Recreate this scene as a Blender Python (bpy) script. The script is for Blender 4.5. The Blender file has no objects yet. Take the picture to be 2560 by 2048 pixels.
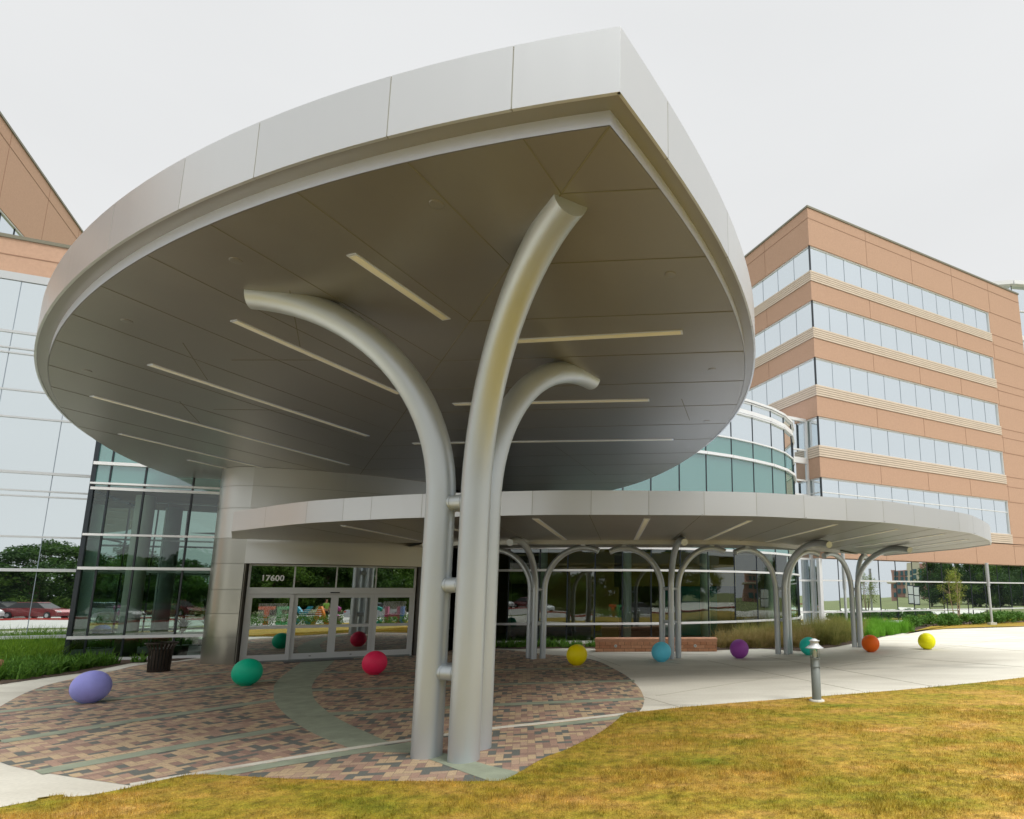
import bpy, math, random
import numpy as np
from mathutils import Vector, Matrix

random.seed(7)
rng = np.random.default_rng(7)
PI = math.pi
R = math.radians
scene = bpy.context.scene
COL = scene.collection

# ------------------------------------------------------------------ camera
EYE = 2.0                       # metres above the paving
FPX, CX, CY = 1460.402, 1626.234, 1251.658      # focal length and principal point, photo pixels (2560 x 2048)
PITCH, ROLL = R(9.221907), R(0.126671)
fwd = Vector((0, math.cos(PITCH), math.sin(PITCH)))
right = Vector((1, 0, 0)); down = fwd.cross(right)
r2 = right * math.cos(ROLL) + down * math.sin(ROLL)
d2 = -right * math.sin(ROLL) + down * math.cos(ROLL)
cam = bpy.data.cameras.new('camera'); cam_o = bpy.data.objects.new('camera', cam); COL.objects.link(cam_o)
M = Matrix(((r2.x, -d2.x, -fwd.x, 0), (r2.y, -d2.y, -fwd.y, 0), (r2.z, -d2.z, -fwd.z, EYE), (0, 0, 0, 1)))
cam_o.matrix_world = M
cam.sensor_fit = 'HORIZONTAL'; cam.sensor_width = 36
cam.lens = 36 * FPX / 2560
cam.shift_x = (1280 - CX) / 2560
cam.shift_y = (CY - 1024) / 2560
cam.clip_start = 0.05; cam.clip_end = 3000
scene.camera = cam_o

# ------------------------------------------------------------------ light
SUN_EL, SUN_AZ = 52, 128        # azimuth clockwise from +Y
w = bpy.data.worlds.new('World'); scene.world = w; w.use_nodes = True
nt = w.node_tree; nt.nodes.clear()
sky = nt.nodes.new('ShaderNodeTexSky'); sky.sky_type = 'NISHITA'; sky.sun_disc = False
sky.sun_elevation = R(SUN_EL); sky.sun_rotation = R(SUN_AZ); sky.air_density = 1.5; sky.dust_density = 4
hs = nt.nodes.new('ShaderNodeHueSaturation'); hs.inputs['Saturation'].default_value = 0.25
mx = nt.nodes.new('ShaderNodeMix'); mx.data_type = 'RGBA'; mx.inputs[0].default_value = 0.93
tc = nt.nodes.new('ShaderNodeTexCoord'); mp = nt.nodes.new('ShaderNodeMapping'); mp.inputs['Scale'].default_value = (1, 1, 3.2)
nz = nt.nodes.new('ShaderNodeTexNoise'); nz.inputs['Scale'].default_value = 1.6; nz.inputs['Detail'].default_value = 5
rp = nt.nodes.new('ShaderNodeValToRGB')
rp.color_ramp.elements[0].position = 0.3; rp.color_ramp.elements[0].color = (0.795, 0.805, 0.81, 1)
rp.color_ramp.elements[1].position = 0.62; rp.color_ramp.elements[1].color = (0.83, 0.84, 0.845, 1)
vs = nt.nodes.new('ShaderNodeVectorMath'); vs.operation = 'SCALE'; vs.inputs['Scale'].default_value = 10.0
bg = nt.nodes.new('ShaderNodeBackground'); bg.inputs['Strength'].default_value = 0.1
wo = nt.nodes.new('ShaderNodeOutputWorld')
L = nt.links.new
L(sky.outputs[0], hs.inputs['Color']); L(hs.outputs[0], mx.inputs[6])
L(tc.outputs['Generated'], mp.inputs[0]); L(mp.outputs[0], nz.inputs['Vector']); L(nz.outputs[0], rp.inputs[0])
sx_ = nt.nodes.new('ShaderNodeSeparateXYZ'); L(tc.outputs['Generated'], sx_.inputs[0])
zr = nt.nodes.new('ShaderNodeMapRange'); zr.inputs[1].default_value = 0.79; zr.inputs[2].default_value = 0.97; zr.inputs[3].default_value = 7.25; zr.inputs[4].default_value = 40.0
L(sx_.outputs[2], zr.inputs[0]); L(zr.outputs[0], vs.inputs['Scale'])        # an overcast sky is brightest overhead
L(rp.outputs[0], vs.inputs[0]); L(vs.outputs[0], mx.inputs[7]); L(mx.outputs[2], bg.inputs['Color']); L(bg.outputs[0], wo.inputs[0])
sl = bpy.data.lights.new('sun', 'SUN'); sl.energy = 1.5; sl.angle = R(20); sl.color = (1, 0.96, 0.9)
so = bpy.data.objects.new('sun', sl); COL.objects.link(so)
sd = Vector((math.sin(R(SUN_AZ)) * math.cos(R(SUN_EL)), math.cos(R(SUN_AZ)) * math.cos(R(SUN_EL)), math.sin(R(SUN_EL))))
so.rotation_euler = sd.to_track_quat('Z', 'Y').to_euler()
vset = scene.view_settings
vset.view_transform = 'Standard'; vset.look = 'None'; vset.gamma = 1; vset.exposure = 0.5; vset.use_curve_mapping = False
scene.render.engine = 'CYCLES'
try:
    scene.cycles.max_bounces = 8; scene.cycles.transparent_max_bounces = 12; scene.cycles.glossy_bounces = 5
except Exception: pass

# ------------------------------------------------------------------ survey helpers (photo pixel -> place in the world)
def ray(px, py):
    d = r2 * ((px - CX) / FPX) + d2 * ((py - CY) / FPX) + fwd
    return d.normalized()
def at(px, py, z=0.0):
    d = ray(px, py); t = (z - EYE) / d.z
    return Vector((d.x * t, d.y * t, z))
def az(deg): return Vector((math.sin(R(deg)), math.cos(R(deg)), 0))
def on_vert(px, py, P, D):
    d = ray(px, py); n = Vector((-D.y, D.x, 0)); t = (n.x * P.x + n.y * P.y) / (n.x * d.x + n.y * d.y)
    return Vector((d.x * t, d.y * t, EYE + d.z * t))
def V(*a): return Vector(a if len(a) > 1 else a[0])
def v2(p, z=0): return Vector((p[0], p[1], z))

# ------------------------------------------------------------------ mesh builder
class MB:
    def __init__(s): s.v = []; s.f = []; s.m = []; s.sm = []
    def add(s, vs, fs, mi=0, smooth=False):
        o = len(s.v); s.v += [tuple(v) for v in vs]
        for f in fs: s.f.append(tuple(i + o for i in f)); s.m.append(mi); s.sm.append(smooth)
    def quad(s, a, b, c, d, mi=0): s.add([a, b, c, d], [(0, 1, 2, 3)], mi)
    def poly(s, pts, mi=0): s.add(pts, [tuple(range(len(pts)))], mi)
    def box(s, c, sx, sy, sz, a=0, mi=0):
        "c = centre, sizes, rotation about z (radians)"
        ca, sa = math.cos(a), math.sin(a); vs = []
        for k in (-1, 1):
            for j in (-1, 1):
                for i in (-1, 1):
                    x, y = i * sx / 2, j * sy / 2
                    vs.append((c[0] + x * ca - y * sa, c[1] + x * sa + y * ca, c[2] + k * sz / 2))
        s.add(vs, [(0, 2, 3, 1), (4, 5, 7, 6), (0, 1, 5, 4), (2, 6, 7, 3), (0, 4, 6, 2), (1, 3, 7, 5)], mi)
    def beam(s, p, q, wd, ht, z0=None, mi=0):
        "box beam from p to q (any direction), width sideways, height along z"
        p, q = Vector(p), Vector(q); d = (q - p); n = Vector((-d.y, d.x, 0))
        n = n.normalized() if n.length > 1e-6 else Vector((1, 0, 0)); up = Vector((0, 0, 1))
        if abs(d.normalized().z) > 0.9: up = Vector((0, 1, 0)); n = Vector((1, 0, 0))
        vs = []
        for e in (p, q):
            for i, j in ((-1, -1), (1, -1), (1, 1), (-1, 1)): vs.append(e + n * (i * wd / 2) + up * (j * ht / 2))
        s.add(vs, [(0, 1, 2, 3), (7, 6, 5, 4), (0, 4, 5, 1), (1, 5, 6, 2), (2, 6, 7, 3), (3, 7, 4, 0)], mi)
    def prism(s, pts, z0, z1, mi=0, cap=True):
        n = len(pts); vs = [(p[0], p[1], z0) for p in pts] + [(p[0], p[1], z1) for p in pts]
        s.add(vs, [(i, (i + 1) % n, n + (i + 1) % n, n + i) for i in range(n)], mi)
        if cap: s.add(vs, [tuple(range(n))[::-1], tuple(range(n, 2 * n))], mi)
    def wall(s, pts, z0, z1, mi=0, smooth=False):
        n = len(pts); vs = [(p[0], p[1], z0) for p in pts] + [(p[0], p[1], z1) for p in pts]
        s.add(vs, [(i, i + 1, n + i + 1, n + i) for i in range(n - 1)], mi, smooth)
    def tube(s, path, rad, seg=24, caps=True, mi=0):
        path = [Vector(p) for p in path]; n = len(path)
        rads = rad if isinstance(rad, (list, tuple)) else [rad] * n
        t0 = (path[1] - path[0]).normalized(); ref = Vector((1, 0, 0)) if abs(t0.x) < 0.9 else Vector((0, 1, 0))
        u = t0.cross(ref).normalized(); vs = []
        for i, p in enumerate(path):
            t = (path[min(i + 1, n - 1)] - path[max(i - 1, 0)]).normalized()
            u = (u - t * u.dot(t)).normalized(); w_ = t.cross(u)
            for k in range(seg):
                a = 2 * PI * k / seg; vs.append(p + (u * math.cos(a) + w_ * math.sin(a)) * rads[i])
        fs = [(i * seg + k, i * seg + (k + 1) % seg, (i + 1) * seg + (k + 1) % seg, (i + 1) * seg + k) for i in range(n - 1) for k in range(seg)]
        s.add(vs, fs, mi, True)
        if caps:
            s.add(vs[:seg], [tuple(range(seg))[::-1]], mi); s.add(vs[-seg:], [tuple(range(seg))], mi)
    def lathe(s, prof, c=(0, 0, 0), seg=32, mi=0, smooth=True):
        vs = []
        for r_, z in prof:
            for k in range(seg):
                a = 2 * PI * k / seg; vs.append((c[0] + r_ * math.cos(a), c[1] + r_ * math.sin(a), c[2] + z))
        n = len(prof)
        s.add(vs, [(i * seg + k, i * seg + (k + 1) % seg, (i + 1) * seg + (k + 1) % seg, (i + 1) * seg + k) for i in range(n - 1) for k in range(seg)], mi, smooth)
        s.add(vs[-seg:], [tuple(range(seg))], mi)
    def build(s, name, mats, parent=None):
        me = bpy.data.meshes.new(name); me.from_pydata(s.v, [], s.f)
        if not isinstance(mats, (list, tuple)): mats = [mats]
        for m in mats: me.materials.append(m)
        me.polygons.foreach_set('material_index', s.m)
        me.polygons.foreach_set('use_smooth', s.sm)
        me.update()
        o = bpy.data.objects.new(name, me); COL.objects.link(o)
        if parent is not None:
            o.parent = parent
            if parent.location.length > 0 or any(parent.rotation_euler):
                pm = Matrix.Translation(parent.location) @ parent.rotation_euler.to_matrix().to_4x4()
                q = parent.parent
                me.transform(pm.inverted())
        return o
def tag(o, label=None, cat=None, group=None, kind=None):
    if label: o['label'] = label
    if cat: o['category'] = cat
    if group: o['group'] = group
    if kind: o['kind'] = kind
    return o
def thing(name, label, cat, loc=(0, 0, 0), group=None):
    o = bpy.data.objects.new(name, None); COL.objects.link(o); o.location = loc; o.empty_display_size = 0.2
    return tag(o, label, cat, group)
def copy_tree(o, parent=None):
    c = o.copy(); COL.objects.link(c)
    if parent: c.parent = parent
    for ch in [k for k in bpy.data.objects if k.parent == o and k != c]:
        copy_tree(ch, c)
    return c

# ------------------------------------------------------------------ materials
def mat(name, col, rough=0.6, metal=0.0, var=0.0, vscale=2.0, bump=0.0, bscale=20.0, spec=0.5, col2=None, stretch=None, coat=0.0, objvar=0.0, rv=0.0):
    m = bpy.data.materials.new(name); m.use_nodes = True; n = m.node_tree.nodes; l = m.node_tree.links.new
    b = n['Principled BSDF']; b.inputs['Base Color'].default_value = (*col, 1); b.inputs['Roughness'].default_value = rough
    b.inputs['Metallic'].default_value = metal; b.inputs['Specular IOR Level'].default_value = spec
    b.inputs['Coat Weight'].default_value = coat
    need = var > 0 or bump > 0 or col2 or objvar > 0 or rv > 0
    if need:
        t = n.new('ShaderNodeTexCoord'); mp = n.new('ShaderNodeMapping'); l(t.outputs['Object'], mp.inputs[0])
        if stretch: mp.inputs['Scale'].default_value = stretch
    last = None
    if var > 0 or col2:
        nz = n.new('ShaderNodeTexNoise'); nz.inputs['Scale'].default_value = vscale; nz.inputs['Detail'].default_value = 6; nz.inputs['Roughness'].default_value = 0.6
        l(mp.outputs[0], nz.inputs['Vector'])
        rp = n.new('ShaderNodeValToRGB'); rp.color_ramp.elements[0].position = 0.33; rp.color_ramp.elements[1].position = 0.67
        a = tuple(c * (1 - var) for c in col); c2 = col2 or tuple(min(1, c * (1 + var)) for c in col)
        rp.color_ramp.elements[0].color = (*a, 1); rp.color_ramp.elements[1].color = (*c2, 1)
        l(nz.outputs[0], rp.inputs[0]); last = rp.outputs[0]
    if objvar > 0:
        oi = n.new('ShaderNodeObjectInfo'); mr = n.new('ShaderNodeMapRange'); mr.inputs[3].default_value = 1 - objvar; mr.inputs[4].default_value = 1 + objvar
        l(oi.outputs['Random'], mr.inputs[0]); sc = n.new('ShaderNodeVectorMath'); sc.operation = 'SCALE'
        if last is None: sc.inputs[0].default_value = col
        else: l(last, sc.inputs[0])
        l(mr.outputs[0], sc.inputs['Scale']); last = sc.outputs[0]
    if last is not None: l(last, b.inputs['Base Color'])
    if rv > 0:
        nz3 = n.new('ShaderNodeTexNoise'); nz3.inputs['Scale'].default_value = vscale; nz3.inputs['Detail'].default_value = 4
        l(mp.outputs[0], nz3.inputs['Vector']); mr = n.new('ShaderNodeMapRange'); mr.inputs[3].default_value = max(0.02, rough - rv); mr.inputs[4].default_value = rough + rv
        l(nz3.outputs[0], mr.inputs[0]); l(mr.outputs[0], b.inputs['Roughness'])
    if bump > 0:
        nb = n.new('ShaderNodeTexNoise'); nb.inputs['Scale'].default_value = bscale; nb.inputs['Detail'].default_value = 4
        l(mp.outputs[0], nb.inputs['Vector']); bp = n.new('ShaderNodeBump'); bp.inputs['Strength'].default_value = min(1, bump); bp.inputs['Distance'].default_value = 0.02 * max(1, bump)
        l(nb.outputs[0], bp.inputs['Height']); l(bp.outputs[0], b.inputs['Normal'])
    return m

def glass_see(name, tint, refl, rough=0.0, wave=0.12):
    m = bpy.data.materials.new(name); m.use_nodes = True; n = m.node_tree.nodes; l = m.node_tree.links.new; n.clear()
    o = n.new('ShaderNodeOutputMaterial'); mix = n.new('ShaderNodeMixShader'); tr = n.new('ShaderNodeBsdfTransparent'); gl = n.new('ShaderNodeBsdfGlossy')
    tr.inputs[0].default_value = (*tint, 1); gl.inputs[0].default_value = (0.88, 0.95, 0.95, 1); gl.inputs['Roughness'].default_value = rough
    fr = n.new('ShaderNodeLayerWeight'); fr.inputs[0].default_value = 0.25
    mr = n.new('ShaderNodeMapRange'); mr.inputs[3].default_value = refl; mr.inputs[4].default_value = 0.95
    t = n.new('ShaderNodeTexCoord'); nb = n.new('ShaderNodeTexNoise'); nb.inputs['Scale'].default_value = 0.55; nb.inputs['Detail'].default_value = 1
    bp = n.new('ShaderNodeBump'); bp.inputs['Strength'].default_value = wave; bp.inputs['Distance'].default_value = 0.05
    l(t.outputs['Object'], nb.inputs['Vector']); l(nb.outputs[0], bp.inputs['Height']); l(bp.outputs[0], gl.inputs['Normal'])
    l(fr.outputs['Fresnel'], mr.inputs[0]); l(mr.outputs[0], mix.inputs[0]); l(tr.outputs[0], mix.inputs[1]); l(gl.outputs[0], mix.inputs[2]); l(mix.outputs[0], o.inputs[0])
    return m
def glass_mirror(name, col, under, amount, wave=0.1, rough=0.01):
    "coated glass over a blind: mirror layer mixed with a diffuse backing"
    m = bpy.data.materials.new(name); m.use_nodes = True; n = m.node_tree.nodes; l = m.node_tree.links.new; n.clear()
    o = n.new('ShaderNodeOutputMaterial'); mix = n.new('ShaderNodeMixShader'); df = n.new('ShaderNodeBsdfDiffuse'); gl = n.new('ShaderNodeBsdfGlossy')
    df.inputs[0].default_value = (*under, 1); gl.inputs[0].default_value = (*col, 1); gl.inputs['Roughness'].default_value = rough
    fr = n.new('ShaderNodeLayerWeight'); fr.inputs[0].default_value = 0.3
    mr = n.new('ShaderNodeMapRange'); mr.inputs[3].default_value = amount; mr.inputs[4].default_value = 1.0
    t = n.new('ShaderNodeTexCoord'); nb = n.new('ShaderNodeTexNoise'); nb.inputs['Scale'].default_value = 0.5; nb.inputs['Detail'].default_value = 1
    bp = n.new('ShaderNodeBump'); bp.inputs['Strength'].default_value = wave; bp.inputs['Distance'].default_value = 0.05
    l(t.outputs['Object'], nb.inputs['Vector']); l(nb.outputs[0], bp.inputs['Height']); l(bp.outputs[0], gl.inputs['Normal'])
    l(fr.outputs['Fresnel'], mr.inputs[0]); l(mr.outputs[0], mix.inputs[0]); l(df.outputs[0], mix.inputs[1]); l(gl.outputs[0], mix.inputs[2]); l(mix.outputs[0], o.inputs[0])
    return m

def paver_mat(name, rot, bw=0.20, bh=0.10):
    "rectangular pavers in running bond, four colours picked at random per paver"
    m = bpy.data.materials.new(name); m.use_nodes = True; n = m.node_tree.nodes; l = m.node_tree.links.new
    b = n['Principled BSDF']; b.inputs['Roughness'].default_value = 0.75
    t = n.new('ShaderNodeTexCoord'); mp = n.new('ShaderNodeMapping'); mp.inputs['Rotation'].default_value = (0, 0, rot); l(t.outputs['Object'], mp.inputs[0])
    sp = n.new('ShaderNodeSeparateXYZ'); l(mp.outputs[0], sp.inputs[0])
    def mth(op, a, b_=None, c=None):
        k = n.new('ShaderNodeMath'); k.operation = op
        for i, x in enumerate((a, b_, c)):
            if x is None: continue
            if isinstance(x, (int, float)): k.inputs[i].default_value = x
            else: l(x, k.inputs[i])
        return k.outputs[0]
    X = mth('DIVIDE', sp.outputs[0], bh); Y = mth('DIVIDE', sp.outputs[1], bh)
    ix, iy = mth('FLOOR', X), mth('FLOOR', Y); fx, fy = mth('FRACT', X), mth('FRACT', Y)
    k4 = mth('FLOORED_MODULO', mth('SUBTRACT', ix, iy), 4.0)
    e0, e1, e2, e3 = (mth('COMPARE', k4, float(q_), 0.2) for q_ in range(4))
    cb = n.new('ShaderNodeCombineXYZ'); l(mth('SUBTRACT', ix, e1), cb.inputs[0]); l(mth('SUBTRACT', iy, e2), cb.inputs[1]); l(mth('ADD', e2, e3), cb.inputs[2])
    wn = n.new('ShaderNodeTexWhiteNoise'); wn.noise_dimensions = '3D'; l(cb.outputs[0], wn.inputs[0])
    rp = n.new('ShaderNodeValToRGB'); rp.color_ramp.interpolation = 'CONSTANT'; e = rp.color_ramp.elements
    cols = [(0.0, (0.47, 0.35, 0.22)), (0.32, (0.36, 0.235, 0.175)), (0.54, (0.28, 0.18, 0.14)), (0.68, (0.41, 0.29, 0.205)), (0.775, (0.125, 0.135, 0.12))]
    e[0].position = 0; e[0].color = (*cols[0][1], 1); e[1].position = cols[1][0]; e[1].color = (*cols[1][1], 1)
    for p, c in cols[2:]:
        k = e.new(p); k.color = (*c, 1)
    l(wn.outputs[0], rp.inputs[0])
    # joints
    gx, gy = mth('SUBTRACT', 1.0, fx), mth('SUBTRACT', 1.0, fy)
    dx = mth('MINIMUM', mth('ADD', fx, e1), mth('ADD', gx, e0)); dy = mth('MINIMUM', mth('ADD', fy, e2), mth('ADD', gy, e3))
    ex, ey = mth('MULTIPLY', dx, bh), mth('MULTIPLY', dy, bh)
    ed = mth('MINIMUM', ex, ey); jn = mth('LESS_THAN', ed, 0.0035)
    nz = n.new('ShaderNodeTexNoise'); nz.inputs['Scale'].default_value = 60; nz.inputs['Detail'].default_value = 4; l(t.outputs['Object'], nz.inputs['Vector'])
    nz2 = n.new('ShaderNodeTexNoise'); nz2.inputs['Scale'].default_value = 0.8; nz2.inputs['Detail'].default_value = 5; l(t.outputs['Object'], nz2.inputs['Vector'])
    mr = n.new('ShaderNodeMapRange'); mr.inputs[1].default_value = 0.3; mr.inputs[2].default_value = 0.7; mr.inputs[3].default_value = 0.78; mr.inputs[4].default_value = 1.18; l(nz.outputs[0], mr.inputs[0])
    mr2 = n.new('ShaderNodeMapRange'); mr2.inputs[1].default_value = 0.3; mr2.inputs[2].default_value = 0.7; mr2.inputs[3].default_value = 0.85; mr2.inputs[4].default_value = 1.12; l(nz2.outputs[0], mr2.inputs[0])
    sc = n.new('ShaderNodeVectorMath'); sc.operation = 'SCALE'; l(rp.outputs[0], sc.inputs[0]); l(mth('MULTIPLY', mr.outputs[0], mr2.outputs[0]), sc.inputs['Scale'])
    mx = n.new('ShaderNodeMix'); mx.data_type = 'RGBA'; l(mth('MULTIPLY', jn, 0.7), mx.inputs[0]); l(sc.outputs[0], mx.inputs[6]); mx.inputs[7].default_value = (0.16, 0.125, 0.09, 1)
    l(mx.outputs[2], b.inputs['Base Color'])
    bp = n.new('ShaderNodeBump'); bp.inputs['Strength'].default_value = 0.35; bp.inputs['Distance'].default_value = 0.004
    l(mth('SUBTRACT', mth('MULTIPLY', nz.outputs[0], 0.4), jn), bp.inputs['Height']); l(bp.outputs[0], b.inputs['Normal'])
    return m

def lawn_mat(name, blade=False, DK=1.0):
    m = bpy.data.materials.new(name); m.use_nodes = True; n = m.node_tree.nodes; l = m.node_tree.links.new
    b = n['Principled BSDF']; b.inputs['Roughness'].default_value = 0.8; b.inputs['Specular IOR Level'].default_value = 0.15
    t = n.new('ShaderNodeTexCoord')
    mp = n.new('ShaderNodeMapping'); mp.inputs['Rotation'].default_value = (0, 0, R(-24)); mp.inputs['Scale'].default_value = (0.45, 1.0, 0); l(t.outputs['Object'], mp.inputs[0])
    n1 = n.new('ShaderNodeTexNoise'); n1.inputs['Scale'].default_value = 1.25; n1.inputs['Detail'].default_value = 8; n1.inputs['Roughness'].default_value = 0.72; l(mp.outputs[0], n1.inputs['Vector'])
    r1 = n.new('ShaderNodeValToRGB'); e = r1.color_ramp.elements
    e[0].position = 0.31; e[0].color = (0.17 * DK, 0.20 * DK, 0.018 * DK, 1); e[1].position = 0.72; e[1].color = (0.60 * DK, 0.36 * DK, 0.13 * DK, 1)
    k = e.new(0.44); k.color = (0.32 * DK, 0.255 * DK, 0.030 * DK, 1); k = e.new(0.57); k.color = (0.45 * DK, 0.285 * DK, 0.055 * DK, 1)
    l(n1.outputs[0], r1.inputs[0])
    n2 = n.new('ShaderNodeTexNoise'); n2.inputs['Scale'].default_value = 7; n2.inputs['Detail'].default_value = 6; n2.inputs['Roughness'].default_value = 0.7
    mq = n.new('ShaderNodeMapping'); mq.inputs['Scale'].default_value = (1, 1, 0); l(t.outputs['Object'], mq.inputs[0]); l(mq.outputs[0], n2.inputs['Vector'])
    r2_ = n.new('ShaderNodeMapRange'); r2_.inputs[1].default_value = 0.3; r2_.inputs[2].default_value = 0.7; r2_.inputs[3].default_value = 0.45; r2_.inputs[4].default_value = 1.5; l(n2.outputs[0], r2_.inputs[0])
    sc = n.new('ShaderNodeVectorMath'); sc.operation = 'SCALE'; l(r1.outputs[0], sc.inputs[0]); l(r2_.outputs[0], sc.inputs['Scale'])
    n5 = n.new('ShaderNodeTexNoise'); n5.inputs['Scale'].default_value = 55; n5.inputs['Detail'].default_value = 3; l(mq.outputs[0], n5.inputs['Vector'])
    r5 = n.new('ShaderNodeMapRange'); r5.inputs[1].default_value = 0.3; r5.inputs[2].default_value = 0.7; r5.inputs[3].default_value = 0.62; r5.inputs[4].default_value = 1.35; l(n5.outputs[0], r5.inputs[0])
    sc5 = n.new('ShaderNodeVectorMath'); sc5.operation = 'SCALE'; l(sc.outputs[0], sc5.inputs[0]); l(r5.outputs[0], sc5.inputs['Scale'])
    last = sc5.outputs[0]
    # sod seams
    br = n.new('ShaderNodeTexBrick'); br.inputs['Scale'].default_value = 1.0; br.offset = 0.5
    br.inputs['Brick Width'].default_value = 1.3; br.inputs['Row Height'].default_value = 0.6; br.inputs['Mortar Size'].default_value = 0.012; br.inputs['Mortar Smooth'].default_value = 0.6
    nd = n.new('ShaderNodeTexNoise'); nd.inputs['Scale'].default_value = 1.7; nd.inputs['Detail'].default_value = 3; l(t.outputs['Object'], nd.inputs['Vector'])
    mp3 = n.new('ShaderNodeMapping'); mp3.inputs['Rotation'].default_value = (0, 0, R(-24)); l(t.outputs['Object'], mp3.inputs[0])
    ad = n.new('ShaderNodeVectorMath'); ad.operation = 'MULTIPLY_ADD'; ad.inputs[1].default_value = (0.22, 0.22, 0); l(nd.outputs[1], ad.inputs[0]); l(mp3.outputs[0], ad.inputs[2]); l(ad.outputs[0], br.inputs['Vector'])
    nm = n.new('ShaderNodeTexNoise'); nm.inputs['Scale'].default_value = 0.7; l(t.outputs['Object'], nm.inputs['Vector'])
    mm = n.new('ShaderNodeMapRange'); mm.inputs[1].default_value = 0.5; mm.inputs[2].default_value = 0.6; l(nm.outputs[0], mm.inputs[0])
    mu = n.new('ShaderNodeMath'); mu.operation = 'MULTIPLY'; l(br.outputs['Fac'], mu.inputs[0]); l(mm.outputs[0], mu.inputs[1])
    mu2 = n.new('ShaderNodeMath'); mu2.operation = 'MULTIPLY'; mu2.inputs[1].default_value = 0.55; l(mu.outputs[0], mu2.inputs[0])
    mx = n.new('ShaderNodeMix'); mx.data_type = 'RGBA'; l(mu2.outputs[0], mx.inputs[0]); l(last, mx.inputs[6]); mx.inputs[7].default_value = (0.07, 0.045, 0.02, 1)
    last = mx.outputs[2]
    l(last, b.inputs['Base Color'])
    if blade:
        tl = n.new('ShaderNodeBsdfTranslucent'); ms = n.new('ShaderNodeMixShader'); ms.inputs[0].default_value = 0.3
        l(last, tl.inputs[0]); l(b.outputs[0], ms.inputs[1]); l(tl.outputs[0], ms.inputs[2]); l(ms.outputs[0], n['Material Output'].inputs[0])
    return m

def leaf_mat(name, c1, c2, transl=0.3, vscale=3.0):
    m = bpy.data.materials.new(name); m.use_nodes = True; n = m.node_tree.nodes; l = m.node_tree.links.new
    b = n['Principled BSDF']; b.inputs['Roughness'].default_value = 0.6; b.inputs['Specular IOR Level'].default_value = 0.3
    t = n.new('ShaderNodeTexCoord'); nz = n.new('ShaderNodeTexNoise'); nz.inputs['Scale'].default_value = vscale; nz.inputs['Detail'].default_value = 5; nz.inputs['Roughness'].default_value = 0.7
    l(t.outputs['Object'], nz.inputs['Vector']); rp = n.new('ShaderNodeValToRGB'); rp.color_ramp.elements[0].position = 0.35; rp.color_ramp.elements[1].position = 0.65
    rp.color_ramp.elements[0].color = (*c1, 1); rp.color_ramp.elements[1].color = (*c2, 1); l(nz.outputs[0], rp.inputs[0]); l(rp.outputs[0], b.inputs['Base Color'])
    tl = n.new('ShaderNodeBsdfTranslucent'); ms = n.new('ShaderNodeMixShader'); ms.inputs[0].default_value = transl
    l(rp.outputs[0], tl.inputs[0]); l(b.outputs[0], ms.inputs[1]); l(tl.outputs[0], ms.inputs[2]); l(ms.outputs[0], n['Material Output'].inputs[0])
    return m

def concrete_mat():
    m = bpy.data.materials.new('concrete'); m.use_nodes = True; n = m.node_tree.nodes; l = m.node_tree.links.new
    b = n['Principled BSDF']; b.inputs['Roughness'].default_value = 0.85; b.inputs['Specular IOR Level'].default_value = 0.25
    t = n.new('ShaderNodeTexCoord'); mp = n.new('ShaderNodeMapping'); l(t.outputs['Object'], mp.inputs[0]); mp.inputs['Scale'].default_value = (0.5, 1.3, 1)
    a = n.new('ShaderNodeTexNoise'); a.inputs['Scale'].default_value = 0.55; a.inputs['Detail'].default_value = 7; a.inputs['Roughness'].default_value = 0.62; l(mp.outputs[0], a.inputs['Vector'])
    rp = n.new('ShaderNodeValToRGB'); e = rp.color_ramp.elements; e[0].position = 0.3; e[0].color = (0.50, 0.475, 0.405, 1); e[1].position = 0.6; e[1].color = (0.63, 0.61, 0.53, 1)
    l(a.outputs[0], rp.inputs[0])
    c = n.new('ShaderNodeTexNoise'); c.inputs['Scale'].default_value = 25; c.inputs['Detail'].default_value = 8; l(t.outputs['Object'], c.inputs['Vector'])
    mr = n.new('ShaderNodeMapRange'); mr.inputs[1].default_value = 0.3; mr.inputs[2].default_value = 0.7; mr.inputs[3].default_value = 0.93; mr.inputs[4].default_value = 1.06; l(c.outputs[0], mr.inputs[0])
    # water stains
    s_ = n.new('ShaderNodeTexNoise'); s_.inputs['Scale'].default_value = 0.45; s_.inputs['Detail'].default_value = 4; mp2 = n.new('ShaderNodeMapping'); mp2.inputs['Scale'].default_value = (0.45, 1.6, 1); mp2.inputs['Location'].default_value = (3.7, 1.2, 0)
    l(t.outputs['Object'], mp2.inputs[0]); l(mp2.outputs[0], s_.inputs['Vector'])
    ms = n.new('ShaderNodeMapRange'); ms.inputs[1].default_value = 0.60; ms.inputs[2].default_value = 0.66; ms.inputs[3].default_value = 1.0; ms.inputs[4].default_value = 0.80; l(s_.outputs[0], ms.inputs[0])
    k = n.new('ShaderNodeMath'); k.operation = 'MULTIPLY'; l(mr.outputs[0], k.inputs[0]); l(ms.outputs[0], k.inputs[1])
    sc = n.new('ShaderNodeVectorMath'); sc.operation = 'SCALE'; l(rp.outputs[0], sc.inputs[0]); l(k.outputs[0], sc.inputs['Scale']); l(sc.outputs[0], b.inputs['Base Color'])
    bp = n.new('ShaderNodeBump'); bp.inputs['Strength'].default_value = 0.2; bp.inputs['Distance'].default_value = 0.004; l(c.outputs[0], bp.inputs['Height']); l(bp.outputs[0], b.inputs['Normal'])
    return m

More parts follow.
